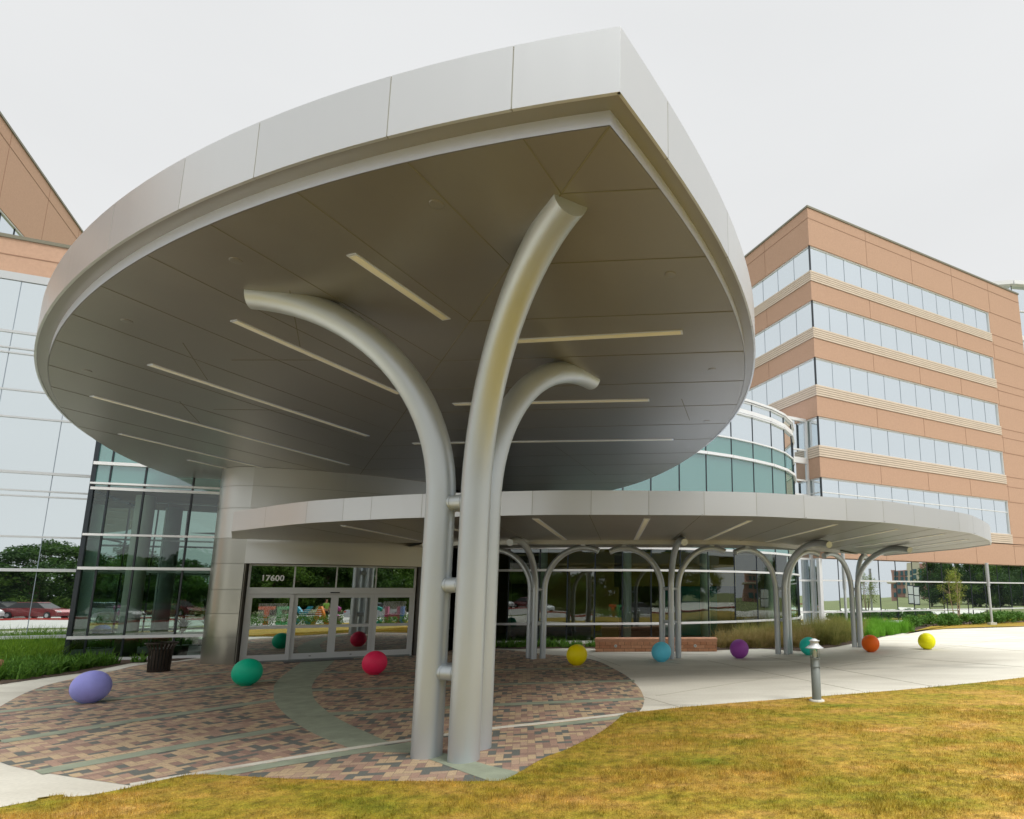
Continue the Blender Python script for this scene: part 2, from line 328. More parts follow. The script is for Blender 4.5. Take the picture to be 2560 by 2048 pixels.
def sandstone_mat():
    m = bpy.data.materials.new('sandstone'); m.use_nodes = True; n = m.node_tree.nodes; l = m.node_tree.links.new
    b = n['Principled BSDF']; b.inputs['Roughness'].default_value = 0.85
    t = n.new('ShaderNodeTexCoord'); mp = n.new('ShaderNodeMapping'); mp.inputs['Rotation'].default_value = (R(90), 0, 0); l(t.outputs['Object'], mp.inputs[0])
    br = n.new('ShaderNodeTexBrick'); br.inputs['Scale'].default_value = 1; br.inputs['Brick Width'].default_value = 0.38; br.inputs['Row Height'].default_value = 0.115; br.inputs['Mortar Size'].default_value = 0.006
    br.offset = 0.37; br.squash = 0.6; br.squash_frequency = 3
    br.inputs['Color1'].default_value = (0.54, 0.245, 0.13, 1); br.inputs['Color2'].default_value = (0.68, 0.36, 0.21, 1); br.inputs['Mortar'].default_value = (0.2, 0.08, 0.045, 1)
    l(mp.outputs[0], br.inputs['Vector'])
    nz = n.new('ShaderNodeTexNoise'); nz.inputs['Scale'].default_value = 9; nz.inputs['Detail'].default_value = 6; l(t.outputs['Object'], nz.inputs['Vector'])
    mr = n.new('ShaderNodeMapRange'); mr.inputs[3].default_value = 0.75; mr.inputs[4].default_value = 1.25; l(nz.outputs[0], mr.inputs[0])
    sc = n.new('ShaderNodeVectorMath'); sc.operation = 'SCALE'; l(br.outputs[0], sc.inputs[0]); l(mr.outputs[0], sc.inputs['Scale']); l(sc.outputs[0], b.inputs['Base Color'])
    bp = n.new('ShaderNodeBump'); bp.inputs['Strength'].default_value = 0.6; bp.inputs['Distance'].default_value = 0.01
    iv = n.new('ShaderNodeMath'); iv.operation = 'SUBTRACT'; l(nz.outputs[0], iv.inputs[0]); l(br.outputs['Fac'], iv.inputs[1]); l(iv.outputs[0], bp.inputs['Height']); l(bp.outputs[0], b.inputs['Normal'])
    return m

CONC = concrete_mat()
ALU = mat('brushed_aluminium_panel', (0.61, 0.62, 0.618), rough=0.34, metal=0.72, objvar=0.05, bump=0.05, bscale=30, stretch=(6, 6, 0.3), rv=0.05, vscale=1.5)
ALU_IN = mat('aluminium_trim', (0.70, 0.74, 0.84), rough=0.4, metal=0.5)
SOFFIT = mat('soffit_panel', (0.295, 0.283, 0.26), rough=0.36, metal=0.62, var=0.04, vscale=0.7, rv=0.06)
SEAM = mat('panel_joint', (0.19, 0.18, 0.13), rough=0.8)
SEAM_L = mat('panel_joint_pale', (0.36, 0.36, 0.31), rough=0.7)
JOINT_G = mat('concrete_joint', (0.42, 0.385, 0.32), rough=0.9)
DIFF = mat('light_diffuser', (0.76, 0.74, 0.63), rough=0.5, metal=0)
PIPE = mat('silver_paint', (0.53, 0.575, 0.605), rough=0.40, metal=0.6, bump=0.06, bscale=140, rv=0.04, vscale=5)
PORTAL = mat('portal_panel', (0.56, 0.56, 0.53), rough=0.33, metal=0.8, objvar=0.03, bump=0.04, bscale=20)
REVEAL = mat('reveal_panel', (0.11, 0.10, 0.085), rough=0.45, metal=0.4)
PORTAL_DARK_REFL = mat('jamb_panel', (0.40, 0.39, 0.345), rough=0.28, metal=0.85, objvar=0.05)  # portal panel again, colour darkened to stand in for the dark surroundings it reflects
FRAME = mat('door_frame', (0.56, 0.58, 0.58), rough=0.4, metal=0.35)
MULL = mat('mullion_white', (0.74, 0.75, 0.75), rough=0.4, metal=0.2)
MULL_S = mat('mullion_slate', (0.21, 0.25, 0.29), rough=0.4)
RAIL_G = mat('rail_grey', (0.52, 0.54, 0.55), rough=0.4, metal=0.3)
MULL_D = mat('mullion_dark', (0.015, 0.022, 0.028), rough=0.35)
PRECAST = mat('tan_precast', (0.49, 0.318, 0.225), rough=0.9, var=0.05, vscale=9.0, bump=0.3, bscale=60, spec=0.2)
PRECAST_J = mat('precast_joint', (0.32, 0.19, 0.125), rough=0.9)
BAND = mat('pale_ribbed_precast', (0.62, 0.53, 0.43), rough=0.85, var=0.04, vscale=2, spec=0.2)
BAND_J = mat('band_joint', (0.30, 0.22, 0.17), rough=0.9)
COPING = mat('metal_coping', (0.20, 0.19, 0.14), rough=0.5, metal=0.3)
GL_SKY = glass_mirror('reflective_glass', (0.85, 0.92, 0.96), (0.07, 0.09, 0.095), 0.86, wave=0.05)
GL_LEFT = glass_mirror('left_facade_glass', (0.86, 0.93, 0.95), (0.03, 0.04, 0.04), 0.86, wave=0.07)
GL_TEAL = glass_mirror('teal_glass', (0.75, 0.85, 0.88), (0.075, 0.20, 0.175), 0.26, wave=0.06)
GL_LOW = glass_see('lobby_glass', (0.58, 0.68, 0.60), 0.13, wave=0.10)
GL_BOX = glass_see('glass_box_pane', (0.55, 0.65, 0.60), 0.08, wave=0.08)
GL_DOOR = glass_see('door_glass', (0.22, 0.26, 0.22), 0.50, wave=0.01)
GL_CLEAR = glass_see('lamp_glass', (0.85, 0.87, 0.85), 0.10, wave=0.0)
INT_COL = mat('interior_column_paint', (0.55, 0.62, 0.56), rough=0.6)
INT_WALL = mat('interior_wall', (0.22, 0.17, 0.09), rough=0.8, var=0.25, vscale=0.6)
INT_MUST = mat('interior_mustard', (0.42, 0.30, 0.07), rough=0.8)
INT_TEAL = mat('interior_teal', (0.02, 0.20, 0.21), rough=0.7)
INT_DARK = mat('interior_dark', (0.035, 0.032, 0.022), rough=0.8)
INT_FLOOR = mat('interior_floor', (0.16, 0.13, 0.08), rough=0.35)
SAGE = mat('sage_paver', (0.27, 0.305, 0.225), rough=0.8, var=0.14, vscale=3, bump=0.3, bscale=30)
PAV_L = paver_mat('pavers_left', R(-57)); PAV_R = paver_mat('pavers_right', R(-12)); PAV_F = paver_mat('pavers_front', R(-12))
LAWN = lawn_mat('lawn_turf', DK=0.82); BLADE = lawn_mat('lawn_blades', True, DK=1.13)
SOIL = mat('mulch_soil', (0.07, 0.045, 0.028), rough=0.95, var=0.4, vscale=12, bump=0.8, bscale=30)
STONE = sandstone_mat(); STONE_TOP = mat('sandstone_cap', (0.60, 0.31, 0.19), rough=0.85, var=0.12, vscale=6, bump=0.3, bscale=30)
BRONZE = mat('dark_bronze', (0.030, 0.022, 0.016), rough=0.42, metal=0.5)
LAMPG = mat('bollard_grey', (0.20, 0.225, 0.215), rough=0.55, metal=0.1)
LAMPW = mat('bollard_cap', (0.52, 0.54, 0.55), rough=0.45, metal=0.3)
WHITE_L = mat('white_lettering', (0.85, 0.87, 0.85), rough=0.5)
BLACK = mat('black_plastic', (0.015, 0.015, 0.015), rough=0.4)
RUBBER = mat('rubber', (0.02, 0.02, 0.02), rough=0.8)
BARK = mat('bark', (0.17, 0.12, 0.08), rough=0.9, var=0.3, vscale=8, bump=0.6, bscale=30)
BARK_Y = mat('pale_bark', (0.42, 0.30, 0.20), rough=0.9, var=0.2, vscale=10)
ASPH = mat('asphalt', (0.42, 0.41, 0.37), rough=0.9, var=0.08, vscale=1.5)
GROUND = mat('field_grass', (0.13, 0.15, 0.04), rough=0.95, var=0.3, vscale=0.3)
REDCURB = mat('red_kerb_paint', (0.45, 0.04, 0.03), rough=0.7)

# ------------------------------------------------------------------ ground
def sheet(name, pts, z, m, kind='structure', **k):
    b = MB(); b.poly([(p[0], p[1], z) for p in pts]); o = b.build(name, m); tag(o, kind=kind, **k); return o
def catmull(pts, n=8, closed=False):
    pts = [Vector(p) for p in pts]; out = []; N = len(pts)
    rngi = range(N) if closed else range(N - 1)
    for i in rngi:
        if closed: p0, p1, p2, p3 = pts[(i - 1) % N], pts[i], pts[(i + 1) % N], pts[(i + 2) % N]
        else: p0, p1, p2, p3 = pts[max(i - 1, 0)], pts[i], pts[i + 1], pts[min(i + 2, N - 1)]
        for k in range(n):
            t = k / n
            out.append(0.5 * ((2 * p1) + (p2 - p0) * t + (2 * p0 - 5 * p1 + 4 * p2 - p3) * t * t + (3 * p1 - p0 - 3 * p2 + p3) * t ** 3))
    if not closed: out.append(pts[-1])
    return out
sheet('ground', [(-500, -500), (500, -500), (500, 500), (-500, 500)], -0.06, GROUND)
plaza = MB(); plaza.poly([(p[0], p[1], 0) for p in [(-40, 2), (-12, -2), (-6, 3), (2, 4), (14, 6), (60, 10), (60, 46), (30, 46), (-60, 40)]])
for a, b_ in (((1769, 1652), (2155, 1729)), ((1468, 1636), (1553, 1666)), ((1608, 1742), (1702, 1769)), ((2054, 1636), (1990, 1628)), ((2550, 1604), (2000, 1600)), ((2350, 1612), (2560, 1628)), ((1905, 1640), (2330, 1716)), ((2200, 1640), (2560, 1668)), ((1500, 1632), (1770, 1637)), ((2100, 1660), (2560, 1590)), ((1640, 1740), (2200, 1650)), ((1700, 1660), (1620, 1648))):
    p, q = at(*a), at(*b_); p.z = q.z = 0.003; plaza.beam(p, q, 0.014, 0.004, mi=1)
tag(plaza.build('concrete_plaza', [CONC, JOINT_G]), kind='structure')

# paving leaf: outline traced on the ground
left_edge = [at(*p) for p in ((324.7, 1964), (213, 1948), (111, 1931.6), (0, 1906))] + [V(-9.6, 8.6, 0), V(-11.0, 10.0, 0)] + [at(*p) for p in ((0, 1767), (60, 1734.5), (116, 1713.6), (172, 1700), (278, 1679), (348, 1663))] + [V(-14.7, 18.6, 0)]
right_edge = [at(*p) for p in ((1594, 1782), (1607, 1767), (1608.7, 1741), (1590, 1711), (1549, 1680), (1475, 1648), (1362.7, 1636), (1299, 1628), (1235, 1623))] + [V(-7.2, 23.1, 0)]
curb = [at(*p) for p in ((324.7, 1964), (696, 1901.5), (900, 1869), (1030, 1850.5), (1226.5, 1822.6), (1382, 1806), (1594, 1782))]
sb_l = [at(*p) for p in ((758, 1652), (696, 1699.7), (684, 1732.2), (691, 1762), (728, 1799), (788, 1836.5), (876, 1871.3))]
sb_r = [at(*p) for p in ((838, 1650), (788, 1699.7), (781.5, 1734.5), (798, 1762), (849, 1799), (928, 1836.5), (975, 1857))]
fL = at(758, 1652); 
Lc = catmull(left_edge, 5); Rc = catmull(right_edge, 5); SL = catmull(sb_l, 5); SR = catmull(sb_r, 5); CB = catmull(curb, 6)
def split_curb(a, b_):   # curb points with x in (a,b)
    return [p for p in CB if a < p.x < b_]
door_l, door_r = V(-13.0, 19.0, 0), V(-8.2, 21.2, 0)
mid_top = (SL[0] + SR[0]) / 2
# left leaf
pl_ = Lc + [V(-14.5, 20.2, 0), V(-12.0, 20.0, 0)] + SL + split_curb(Lc[0].x, SL[-1].x)[::-1]
sheet('brick_paving', pl_, 0.004, PAV_L)
pr_ = SR[::-1] + [V(-10.5, 20.6, 0), V(-8.0, 23.2, 0)] + Rc[::-1] + split_curb(SR[-1].x, Rc[0].x)[::-1]
sheet('brick_paving', pr_, 0.004, PAV_R)
sage = MB()
sage.poly([(p.x, p.y, 0.0045) for p in SL + split_curb(SL[-1].x, SR[-1].x) + SR[::-1] + [V(-10.2, 20.6, 0), V(-11.6, 20.2, 0)]])
def band(pts, wd, z=0.008):
    n = len(pts)
    for i in range(n - 1):
        a, b_ = Vector(pts[i]), Vector(pts[i + 1]); d = (b_ - a).normalized(); nn = V(-d.y, d.x, 0) * wd / 2
        sage.quad(*[(q.x, q.y, z) for q in (a + nn, a - nn, b_ - nn, b_ + nn)])
def c1(x, y): return at(x / 2.156, 1600 + y / 2.156)
def c2(x, y): return at(900 + x / 2.695, 1600 + y / 2.695)
for pts in ([c1(190, 273), c1(370, 260), c1(640, 228), c1(1240, 172)], [c1(-200, 410), c1(370, 352), c1(1240, 243), c1(1490, 215)], [c1(-200, 575), c1(0, 552), c1(700, 440), c1(1480, 325)], [c1(205, 717), c1(800, 608), c1(1595, 468)]):
    band(pts, 0.30)
for pts in ([c2(-265, 222), c2(900, 203), c2(1690, 190)], [c2(-630, 350), c2(0, 334), c2(900, 302), c2(1850, 276)], [c2(-450, 512), c2(0, 492), c2(900, 440), c2(1912, 398)]):
    band(pts, 0.27)
# front bit of paving below the kerb line
front_edge = [at(*p) for p in ((1594, 1784), (1564, 1787), (1530.8, 1813), (1493.7, 1839), (1419.5, 1876), (1364, 1897), (1308, 1930), (1267, 1958), (1234, 1975), (1048, 1975), (900, 1975), (700, 1972), (505, 1955), (340, 1975))]
sheet('brick_paving', CB + front_edge, 0.0035, PAV_F)
sage.poly([(p.x, p.y, 0.0075) for p in (c1(1905, 600), c1(2130, 565), c2(330, 690), c2(540, 760), c2(700, 800), c2(870, 850), c2(1100, 900), c2(1120, 960), c2(900, 965), c2(700, 895), c2(500, 820), c2(330, 765))])
fb = [(p + V(0.10, -0.20, 0)) for p in CB]
band([p for p in fb if -5.2 < p.x < -3.5] , 0.26); band([p for p in fb if p.x > -1.9], 0.22)
tag(sage.build('paving_bands', SAGE), kind='structure')
kb = MB()
for a, b_ in zip(CB[:-1], CB[1:]):
    d = (b_ - a).normalized(); nn = V(-d.y, d.x, 0) * 0.055
    kb.prism([(a + nn)[:2], (a - nn)[:2], (b_ - nn)[:2], (b_ + nn)[:2]], -0.01, 0.012)
tag(kb.build('kerb_strip', CONC), kind='structure')

# lawn
lawn_top = [V(-9.5, 2.2, 0), at(0, 2024), at(92.8, 2001), at(210, 1995), at(330, 1973), at(420, 1952), at(505, 1941), at(700, 1951), at(900, 1957), at(1048, 1958), at(1234, 1958), at(1267, 1951), at(1308, 1930), at(1364, 1897), at(1419.5, 1876), at(1493.7, 1839), at(1530.8, 1813), at(1564, 1787), at(1600, 1782.5), at(1778, 1764.7), at(2036, 1744.7), at(2312, 1722), at(2560, 1695.7), V(14, 17.5, 0), V(22, 22, 0), V(34, 26, 0)]
lt = catmull(lawn_top, 6)
lawn_poly = lt + [V(40, 10, 0), V(20, -2, 0), V(5, -5, 0), V(-6, -5, 0), V(-12, -2, 0)]
def inpoly(x, y, P):
    c = np.zeros(x.shape, bool); n = len(P)
    for i in range(n):
        x1, y1, x2, y2 = P[i][0], P[i][1], P[(i + 1) % n][0], P[(i + 1) % n][1]
        k = ((y1 > y) != (y2 > y)) & (x < (x2 - x1) * (y - y1) / (y2 - y1 + 1e-12) + x1); c ^= k
    return c
lw = MB(); n_l = len(lawn_poly)
lw.prism([(p.x, p.y) for p in lawn_poly], -0.01, 0.022)
tag(lw.build('lawn', LAWN), kind='structure')
def blades_mesh(name, P, h, wd, lean, m, base=0.0, arch=False, kinds=None, parent=None, seg=1):
    "P: n x 2 positions; one leaning triangle (or arching ribbon) per blade"
    n = len(P); h = np.broadcast_to(h, n); a = rng.uniform(0, 2 * PI, n); ln = rng.uniform(0.2, 1.0, n) * lean
    b = rng.uniform(0, 2 * PI, n); wv = np.stack([np.cos(a), np.sin(a), np.zeros(n)], 1) * (wd / 2)
    dv = np.stack([np.cos(b), np.sin(b)], 1)
    base_ = np.concatenate([P, np.full((n, 1), base)], 1)
    if seg == 1:
        tip = base_ + np.concatenate([dv * (ln * h)[:, None], (h * np.sqrt(np.clip(1 - ln ** 2, 0.05, 1)))[:, None]], 1)
        vs = np.stack([base_ - wv, base_ + wv, tip], 1).reshape(-1, 3); loops = np.arange(3 * n); k = 3; nf = n
    else:
        rows = []
        for s_ in range(seg + 1):
            t = s_ / seg; out = ln * h * t ** 1.6; up = h * (t * (1.35) - ln * 0.95 * t * t)
            c = base_ + np.concatenate([dv * out[:, None], np.maximum(up, 0.01)[:, None]], 1); wf = (1 - t) ** 0.7 + 0.02
            rows.append(np.stack([c - wv * wf, c + wv * wf], 1))
        vs = np.stack(rows, 1).reshape(-1, 3); st = 2 * (seg + 1); f = []
        o = np.arange(n)[:, None] * st
        for s_ in range(seg): f.append(o + np.array([[2 * s_, 2 * s_ + 1, 2 * s_ + 3, 2 * s_ + 2]]))
        loops = np.stack(f, 1).reshape(-1); k = 4; nf = n * seg
    me = bpy.data.meshes.new(name); me.vertices.add(len(vs)); me.vertices.foreach_set('co', vs.astype(np.float32).ravel())
    me.loops.add(len(loops)); me.loops.foreach_set('vertex_index', loops.astype(np.int32))
    me.polygons.add(nf); me.polygons.foreach_set('loop_start', (np.arange(nf) * k).astype(np.int32)); me.polygons.foreach_set('loop_total', np.full(nf, k, np.int32))
    me.update(calc_edges=True); me.materials.append(m)
    o = bpy.data.objects.new(name, me); COL.objects.link(o)
    if parent: o.parent = parent
    return o
# blades: density falls with distance from the camera
pts = []
for (x0, x1, y0, y1, dens) in ((-7, 4.5, 4.6, 7.5, 5200), (-3, 8, 7.5, 11, 2600), (0, 16, 11, 22, 900)):
    n = int((x1 - x0) * (y1 - y0) * dens); x = rng.uniform(x0, x1, n); y = rng.uniform(y0, y1, n)
    k = inpoly(x, y, [(p.x, p.y) for p in lt] + [(40, 10), (4, 3.5), (-8, 1)]); pts.append(np.stack([x[k], y[k]], 1))
P = np.concatenate(pts)
def vnoise(x, y, f, sd):
    r0 = np.random.default_rng(sd); G_ = r0.random((64, 64)); X, Y = (x * f) % 63, (y * f) % 63; i, j = X.astype(int), Y.astype(int); u, v = X - i, Y - j
    u, v = u * u * (3 - 2 * u), v * v * (3 - 2 * v); i1, j1 = (i + 1) % 64, (j + 1) % 64
    return G_[i, j] * (1 - u) * (1 - v) + G_[i1, j] * u * (1 - v) + G_[i, j1] * (1 - u) * v + G_[i1, j1] * u * v
nA = 0.5 * vnoise(P[:, 0] + 30, P[:, 1] + 30, 1.3, 1) + 0.3 * vnoise(P[:, 0] + 30, P[:, 1] + 30, 4.1, 2) + 0.3 * vnoise(P[:, 0] + 30, P[:, 1] + 30, 11, 3)
keep = rng.random(len(P)) < np.clip(0.25 + 1.4 * (nA - 0.25), 0.25, 1); P = P[keep]; nA = nA[keep]
hh = (0.012 + 0.055 * np.clip(nA, 0.1, 1) ** 1.5) * (0.6 + 0.8 * rng.random(len(P))) + 0.025 * (rng.random(len(P)) > 0.985)
tag(blades_mesh('grass_blades', P, hh, 0.006, 0.75, BLADE, base=0.018), 'short yellowing turf blades over the whole front lawn', 'grass', kind='stuff')

# planting beds
bed_l = [V(-22, 12, 0), at(0, 1712), at(116, 1695), at(200, 1684), at(260, 1672), at(330, 1658), V(-14.9, 18.9, 0), V(-14.9, 20, 0), V(-24, 24, 0)]
sheet('planting_bed', bed_l, 0.012, SOIL)
bed_r = [V(-6.2, 23.0, 0), at(1300, 1623), at(1440, 1621), at(1487, 1622), V(-2.0, 22.1, 0), V(2.5, 22.1, 0), at(1800, 1626), at(1900, 1622), at(2000, 1628), at(2090, 1618), at(2160, 1604), at(2210, 1592), at(2280, 1579.5), at(2360, 1573), at(2560, 1567), V(30, 41, 0), V(30, 47, 0), V(12, 39, 0), V(8.5, 36, 0), V(8.0, 32, 0), V(4, 27.2, 0), V(-0.5, 25.2, 0), V(-8, 25.2, 0)]
sheet('planting_bed', bed_r, 0.012, SOIL)
turf = MB(); turf.poly([(p.x, p.y, 0.03) for p in (at(2262, 1586), at(2280, 1579.8), at(2360, 1573.2), at(2480, 1568.5), at(2560, 1567), V(34, 42.5, 0), V(34, 46, 0), at(2560, 1556), at(2470, 1558), at(2400, 1562), at(2330, 1566))])
tag(turf.build('turf_strip', LAWN), kind='structure')
# driveway, kerb, parking behind the camera (seen mirrored in the glass)
sheet('driveway', [(-80, -5.5), (80, -3), (80, -22), (-20, -32), (-80, -32)], -0.03, ASPH)
sheet('parking_lot', [(10, -22), (80, -18), (90, 10), (60, 10), (34, 3), (14, -6)], -0.02, CONC)
rk = MB()
for a, b_ in (((12, -5.8), (34, 3.4)), ((34, 3.4), (62, 10)), ((62, 10), (90, 14))): rk.beam((a[0], a[1], 0.07), (b_[0], b_[1], 0.07), 0.16, 0.15)
tag(rk.build('red_kerb', REDCURB), kind='structure')

# ------------------------------------------------------------------ main leaf canopy
ZS, ZF, ZT = 6.0, 6.15, 6.77
inL = [(1524, 315), (1356.9, 343), (979.8, 418.7), (687.7, 499), (600, 529.5), (471.7, 587.8), (310.4, 677.9), (205.7, 760), (149, 833), (124.8, 898), (130, 992), (160.3, 1025.8), (190.4, 1061.6), (250.7, 1106.8), (322, 1146), (390, 1176.5), (461.7, 1199)]
inR = [(1524, 315), (1572.5, 370), (1639.8, 458), (1697.8, 537), (1753.4, 627.5), (1792.9, 699), (1868, 919.6), (1864.8, 947.4), (1849, 989), (1831.7, 1030.9), (1804, 1069), (1772.6, 1105.7), (1734, 1138.7), (1696, 1163), (1647, 1187), (1595, 1206.5), (1546.5, 1222)]
def smooth_side(pix, z, c0, tail):
    P = [at(x, y, z) for x, y in pix]; c = Vector((c0[0], c0[1], z))
    th = np.array([math.atan2(p.y - c.y, p.x - c.x) for p in P]); th = np.unwrap(th); rr = np.array([(p - c).length for p in P])
    k = np.polyfit(th - th[0], rr, 5); k[-1] += rr[0] - np.polyval(k, 0)
    e = np.linspace(0, (th[-1] - th[0]) * (1 + tail), 64)
    r_ = np.polyval(k, np.clip(e, min(0, th[-1] - th[0]), max(0, th[-1] - th[0])))
    return [Vector((c.x + r_[i] * math.cos(th[0] + e[i]), c.y + r_[i] * math.sin(th[0] + e[i]), z)) for i in range(64)]
SLf = smooth_side(inL, ZS, (2.49, 23.04), 0.10)
SRt = smooth_side(inR, ZS, (-13.95, 12.41), 0.25)
tip = SLf[0]; SRt[0] = tip.copy()
outline = SLf[::-1] + SRt[1:]         # back-left ... tip ... back-right
def offset(pts, d):
    "offset away from the leaf (mitred)"
    out = []; n = len(pts)
    for i in range(n):
        a = pts[max(i - 1, 0)]; b_ = pts[i]; c = pts[min(i + 1, n - 1)]
        t1 = (b_ - a).normalized() if i > 0 else (c - b_).normalized(); t2 = (c - b_).normalized() if i < n - 1 else t1
        n1 = V(t1.y, -t1.x, 0); n2 = V(t2.y, -t2.x, 0); m_ = (n1 + n2).normalized(); out.append(b_ + m_ * (d / max(0.3, m_.dot(n1))))
    return out
s_test = offset(outline, 0.2)
sgn = 1 if (s_test[63] - V(-4, 12, ZS)).length > (outline[63] - V(-4, 12, ZS)).length else -1
outer = offset(outline, 0.19 * sgn)
canopy = thing('entrance_canopy', 'large leaf shaped silver metal canopy high over the brick paving', 'canopy', tuple(v2(at(1158, 1900), 0)))
canopy.location = (0, 0, 0)
b = MB(); b.poly([(p.x, p.y, ZS) for p in outline]); b.wall(outline, ZS, ZF + 0.02, smooth=True)
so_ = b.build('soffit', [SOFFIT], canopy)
b = MB(); b.wall([p for p in offset(outline, 0.006 * sgn)], ZS + 0.004, ZF, smooth=True); b.build('inner_trim', ALU_IN, canopy)
b = MB()
n = len(outline)
for i in range(n - 1):
    a, c = outline[i], outline[i + 1]; a2, c2_ = outer[i], outer[i + 1]
    b.quad((a.x, a.y, ZF), (c.x, c.y, ZF), (c2_.x, c2_.y, ZF), (a2.x, a2.y, ZF))
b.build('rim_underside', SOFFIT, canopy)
b = MB(); b.poly([(p.x, p.y, ZT - 0.03) for p in outer[::-1]]); b.build('roof', ALU_IN, canopy)
# fascia panels between joints
def arclen(pts):
    s = [0]
    for a, c in zip(pts[:-1], pts[1:]): s.append(s[-1] + (c - a).length)
    return s
def cut(pts, s, s0, s1):
    out = []
    def pos(x):
        for i in range(len(s) - 1):
            if s[i] <= x <= s[i + 1]: return pts[i].lerp(pts[i + 1], (x - s[i]) / max(1e-9, s[i + 1] - s[i]))
        return pts[-1].copy()
    out.append(pos(s0)); out += [pts[i].copy() for i in range(len(s)) if s0 + 0.02 < s[i] < s1 - 0.02]; out.append(pos(s1)); return out
AL = arclen(outer); s_tip = AL[63]
def nearest_s(px, py, z):
    q = at(px, py, z); return min(range(len(outer)), key=lambda i: (v2(outer[i]) - v2(q)).length)
joints = [AL[nearest_s(x, y, ZF)] for x, y in ((1322, 264.3), (944, 346), (654.3, 435.6), (433.4, 527), (277, 621.3), (176.5, 709.5), (120, 790))]
jl = sorted(joints, reverse=True); st = s_tip; cuts = [0]
stepL = 2.0
x = jl[-1] - stepL
extra = []
while x > 0.8: extra.append(x); x -= stepL
left_cuts = [0] + sorted(extra) + sorted(jl) + [s_tip]
jr = [AL[nearest_s(x, y, ZF)] for x, y in ((1690.8, 423.4), (1813.7, 653))]
x = jr[-1] + 2.0; right_cuts = [s_tip] + jr
while x < AL[-1] - 0.8: right_cuts.append(x); x += 2.0
right_cuts.append(AL[-1])
for cuts in (left_cuts, right_cuts):
    for s0, s1 in zip(cuts[:-1], cuts[1:]):
        if s1 - s0 < 0.1: continue
        seg_ = cut(outer, AL, s0 + (0.0008 if abs(s0 - s_tip) < 1e-6 else 0.006), s1 - (0.0008 if abs(s1 - s_tip) < 1e-6 else 0.006))
        # densify
        b = MB(); inn = offset(seg_, -0.03 * sgn)
        b.wall(seg_, ZF - 0.015, ZT, smooth=True)
        b.wall(inn, ZF - 0.015, ZT)
        for i in range(len(seg_) - 1):
            for zz in (ZF - 0.015, ZT): b.quad(*[(q.x, q.y, zz) for q in (seg_[i], seg_[i + 1], inn[i + 1], inn[i])])
        for e in (0, -1): b.quad((seg_[e].x, seg_[e].y, ZF - 0.015), (inn[e].x, inn[e].y, ZF - 0.015), (inn[e].x, inn[e].y, ZT), (seg_[e].x, seg_[e].y, ZT))
        b.build('fascia_panel', ALU, canopy)
b = MB(); bk = offset(outer, -0.003 * sgn); b.wall(bk, ZF - 0.012, ZT - 0.004); b.build('joint_backing', SEAM_L, canopy)
# soffit joints: spine, herringbone seams, round covers, light strips
lines = []
S0 = tip; S1 = V(-12.42, 23.37, ZS); SD = (S1 - S0).normalized()
seam = MB()
def sline(p, q, wd=0.010, dz=0.003): 
    p, q = v2(p, ZS - dz), v2(q, ZS - dz); seam.beam(p, q, wd, 0.004)
sline(S0, S0 + SD * 21.5, 0.016)
def isect(P, D, poly):
    best = None
    for a, c in zip(poly[:-1], poly[1:]):
        e = c - a; den = D.x * e.y - D.y * e.x
        if abs(den) < 1e-9: continue
        t = ((a.x - P.x) * e.y - (a.y - P.y) * e.x) / den; u = ((a.x - P.x) * D.y - (a.y - P.y) * D.x) / den
        if 0 <= u <= 1 and t > 0.01 and (best is None or t < best): best = t
    return P + D * best if best else None
DLr = -az(17.5); DRr = az(94.2)
s_vals = [1.02, 2.55, 4.3, 6.05, 7.75, 9.5, 11.2, 12.9, 14.7, 16.4, 18.2, 20.0]
for s_ in s_vals:
    P = S0 + SD * s_
    for Dd in (DLr, DRr):
        q = isect(P, Dd, outline)
        if q: sline(P, q)
for a, c in (((610, 612), (632, 730)), ((488, 758), (690, 758)), ((385, 722), (437, 800)), ((450, 862), (640, 864)), ((378, 845), (420, 890)), ((1255, 1000), (1170, 940)), ((1435, 840), (1452, 885))):
    D_ = 2560 / 2156; sline(at(a[0] * D_, a[1] * D_, ZS), at(c[0] * D_, c[1] * D_, ZS), 0.012)
seam.build('soffit_joints', SEAM, canopy)
D_ = 2560 / 2156
for (x, y) in ((919, 430), (497, 549), (267, 676), (183, 781), (1411, 578), (1499, 778), (1488, 887)):
    p = at(x * D_, y * D_, ZS); b = MB(); b.lathe([(0.072, 0.0), (0.072, -0.005), (0.066, -0.006), (0.001, -0.006)], (p.x, p.y, ZS), 20); b.build('soffit_cover', SOFFIT, canopy)
strips = [((-3.54, 6.36), (-2.98, 8.02)), ((-6.11, 8.03), (-5.02, 11.2)), ((-8.73, 9.67), (-7.16, 14.33)), ((-11.26, 11.28), (-9.34, 17.63)), ((-13.19, 14.06), (-11.5, 20.81)), ((-13.7, 16.9), (-13.0, 19.6)),
          ((-2.3, 8.78), (0.5, 8.45)), ((-4.16, 11.86), (-0.02, 11.61)), ((-6.31, 15.08), (0.6, 14.71))]
for a, c in strips:
    b = MB(); b.beam((a[0], a[1], ZS - 0.006), (c[0], c[1], ZS - 0.006), 0.14, 0.012)
    o = b.build('light_strip', ALU_IN, canopy); b = MB()
    p, q = Vector((*a, 0)), Vector((*c, 0)); d = (q - p).normalized()
    b.beam(v2(p + d * 0.03, ZS - 0.0145), v2(q - d * 0.03, ZS - 0.0145), 0.10, 0.006); b.build('diffuser', DIFF, o)

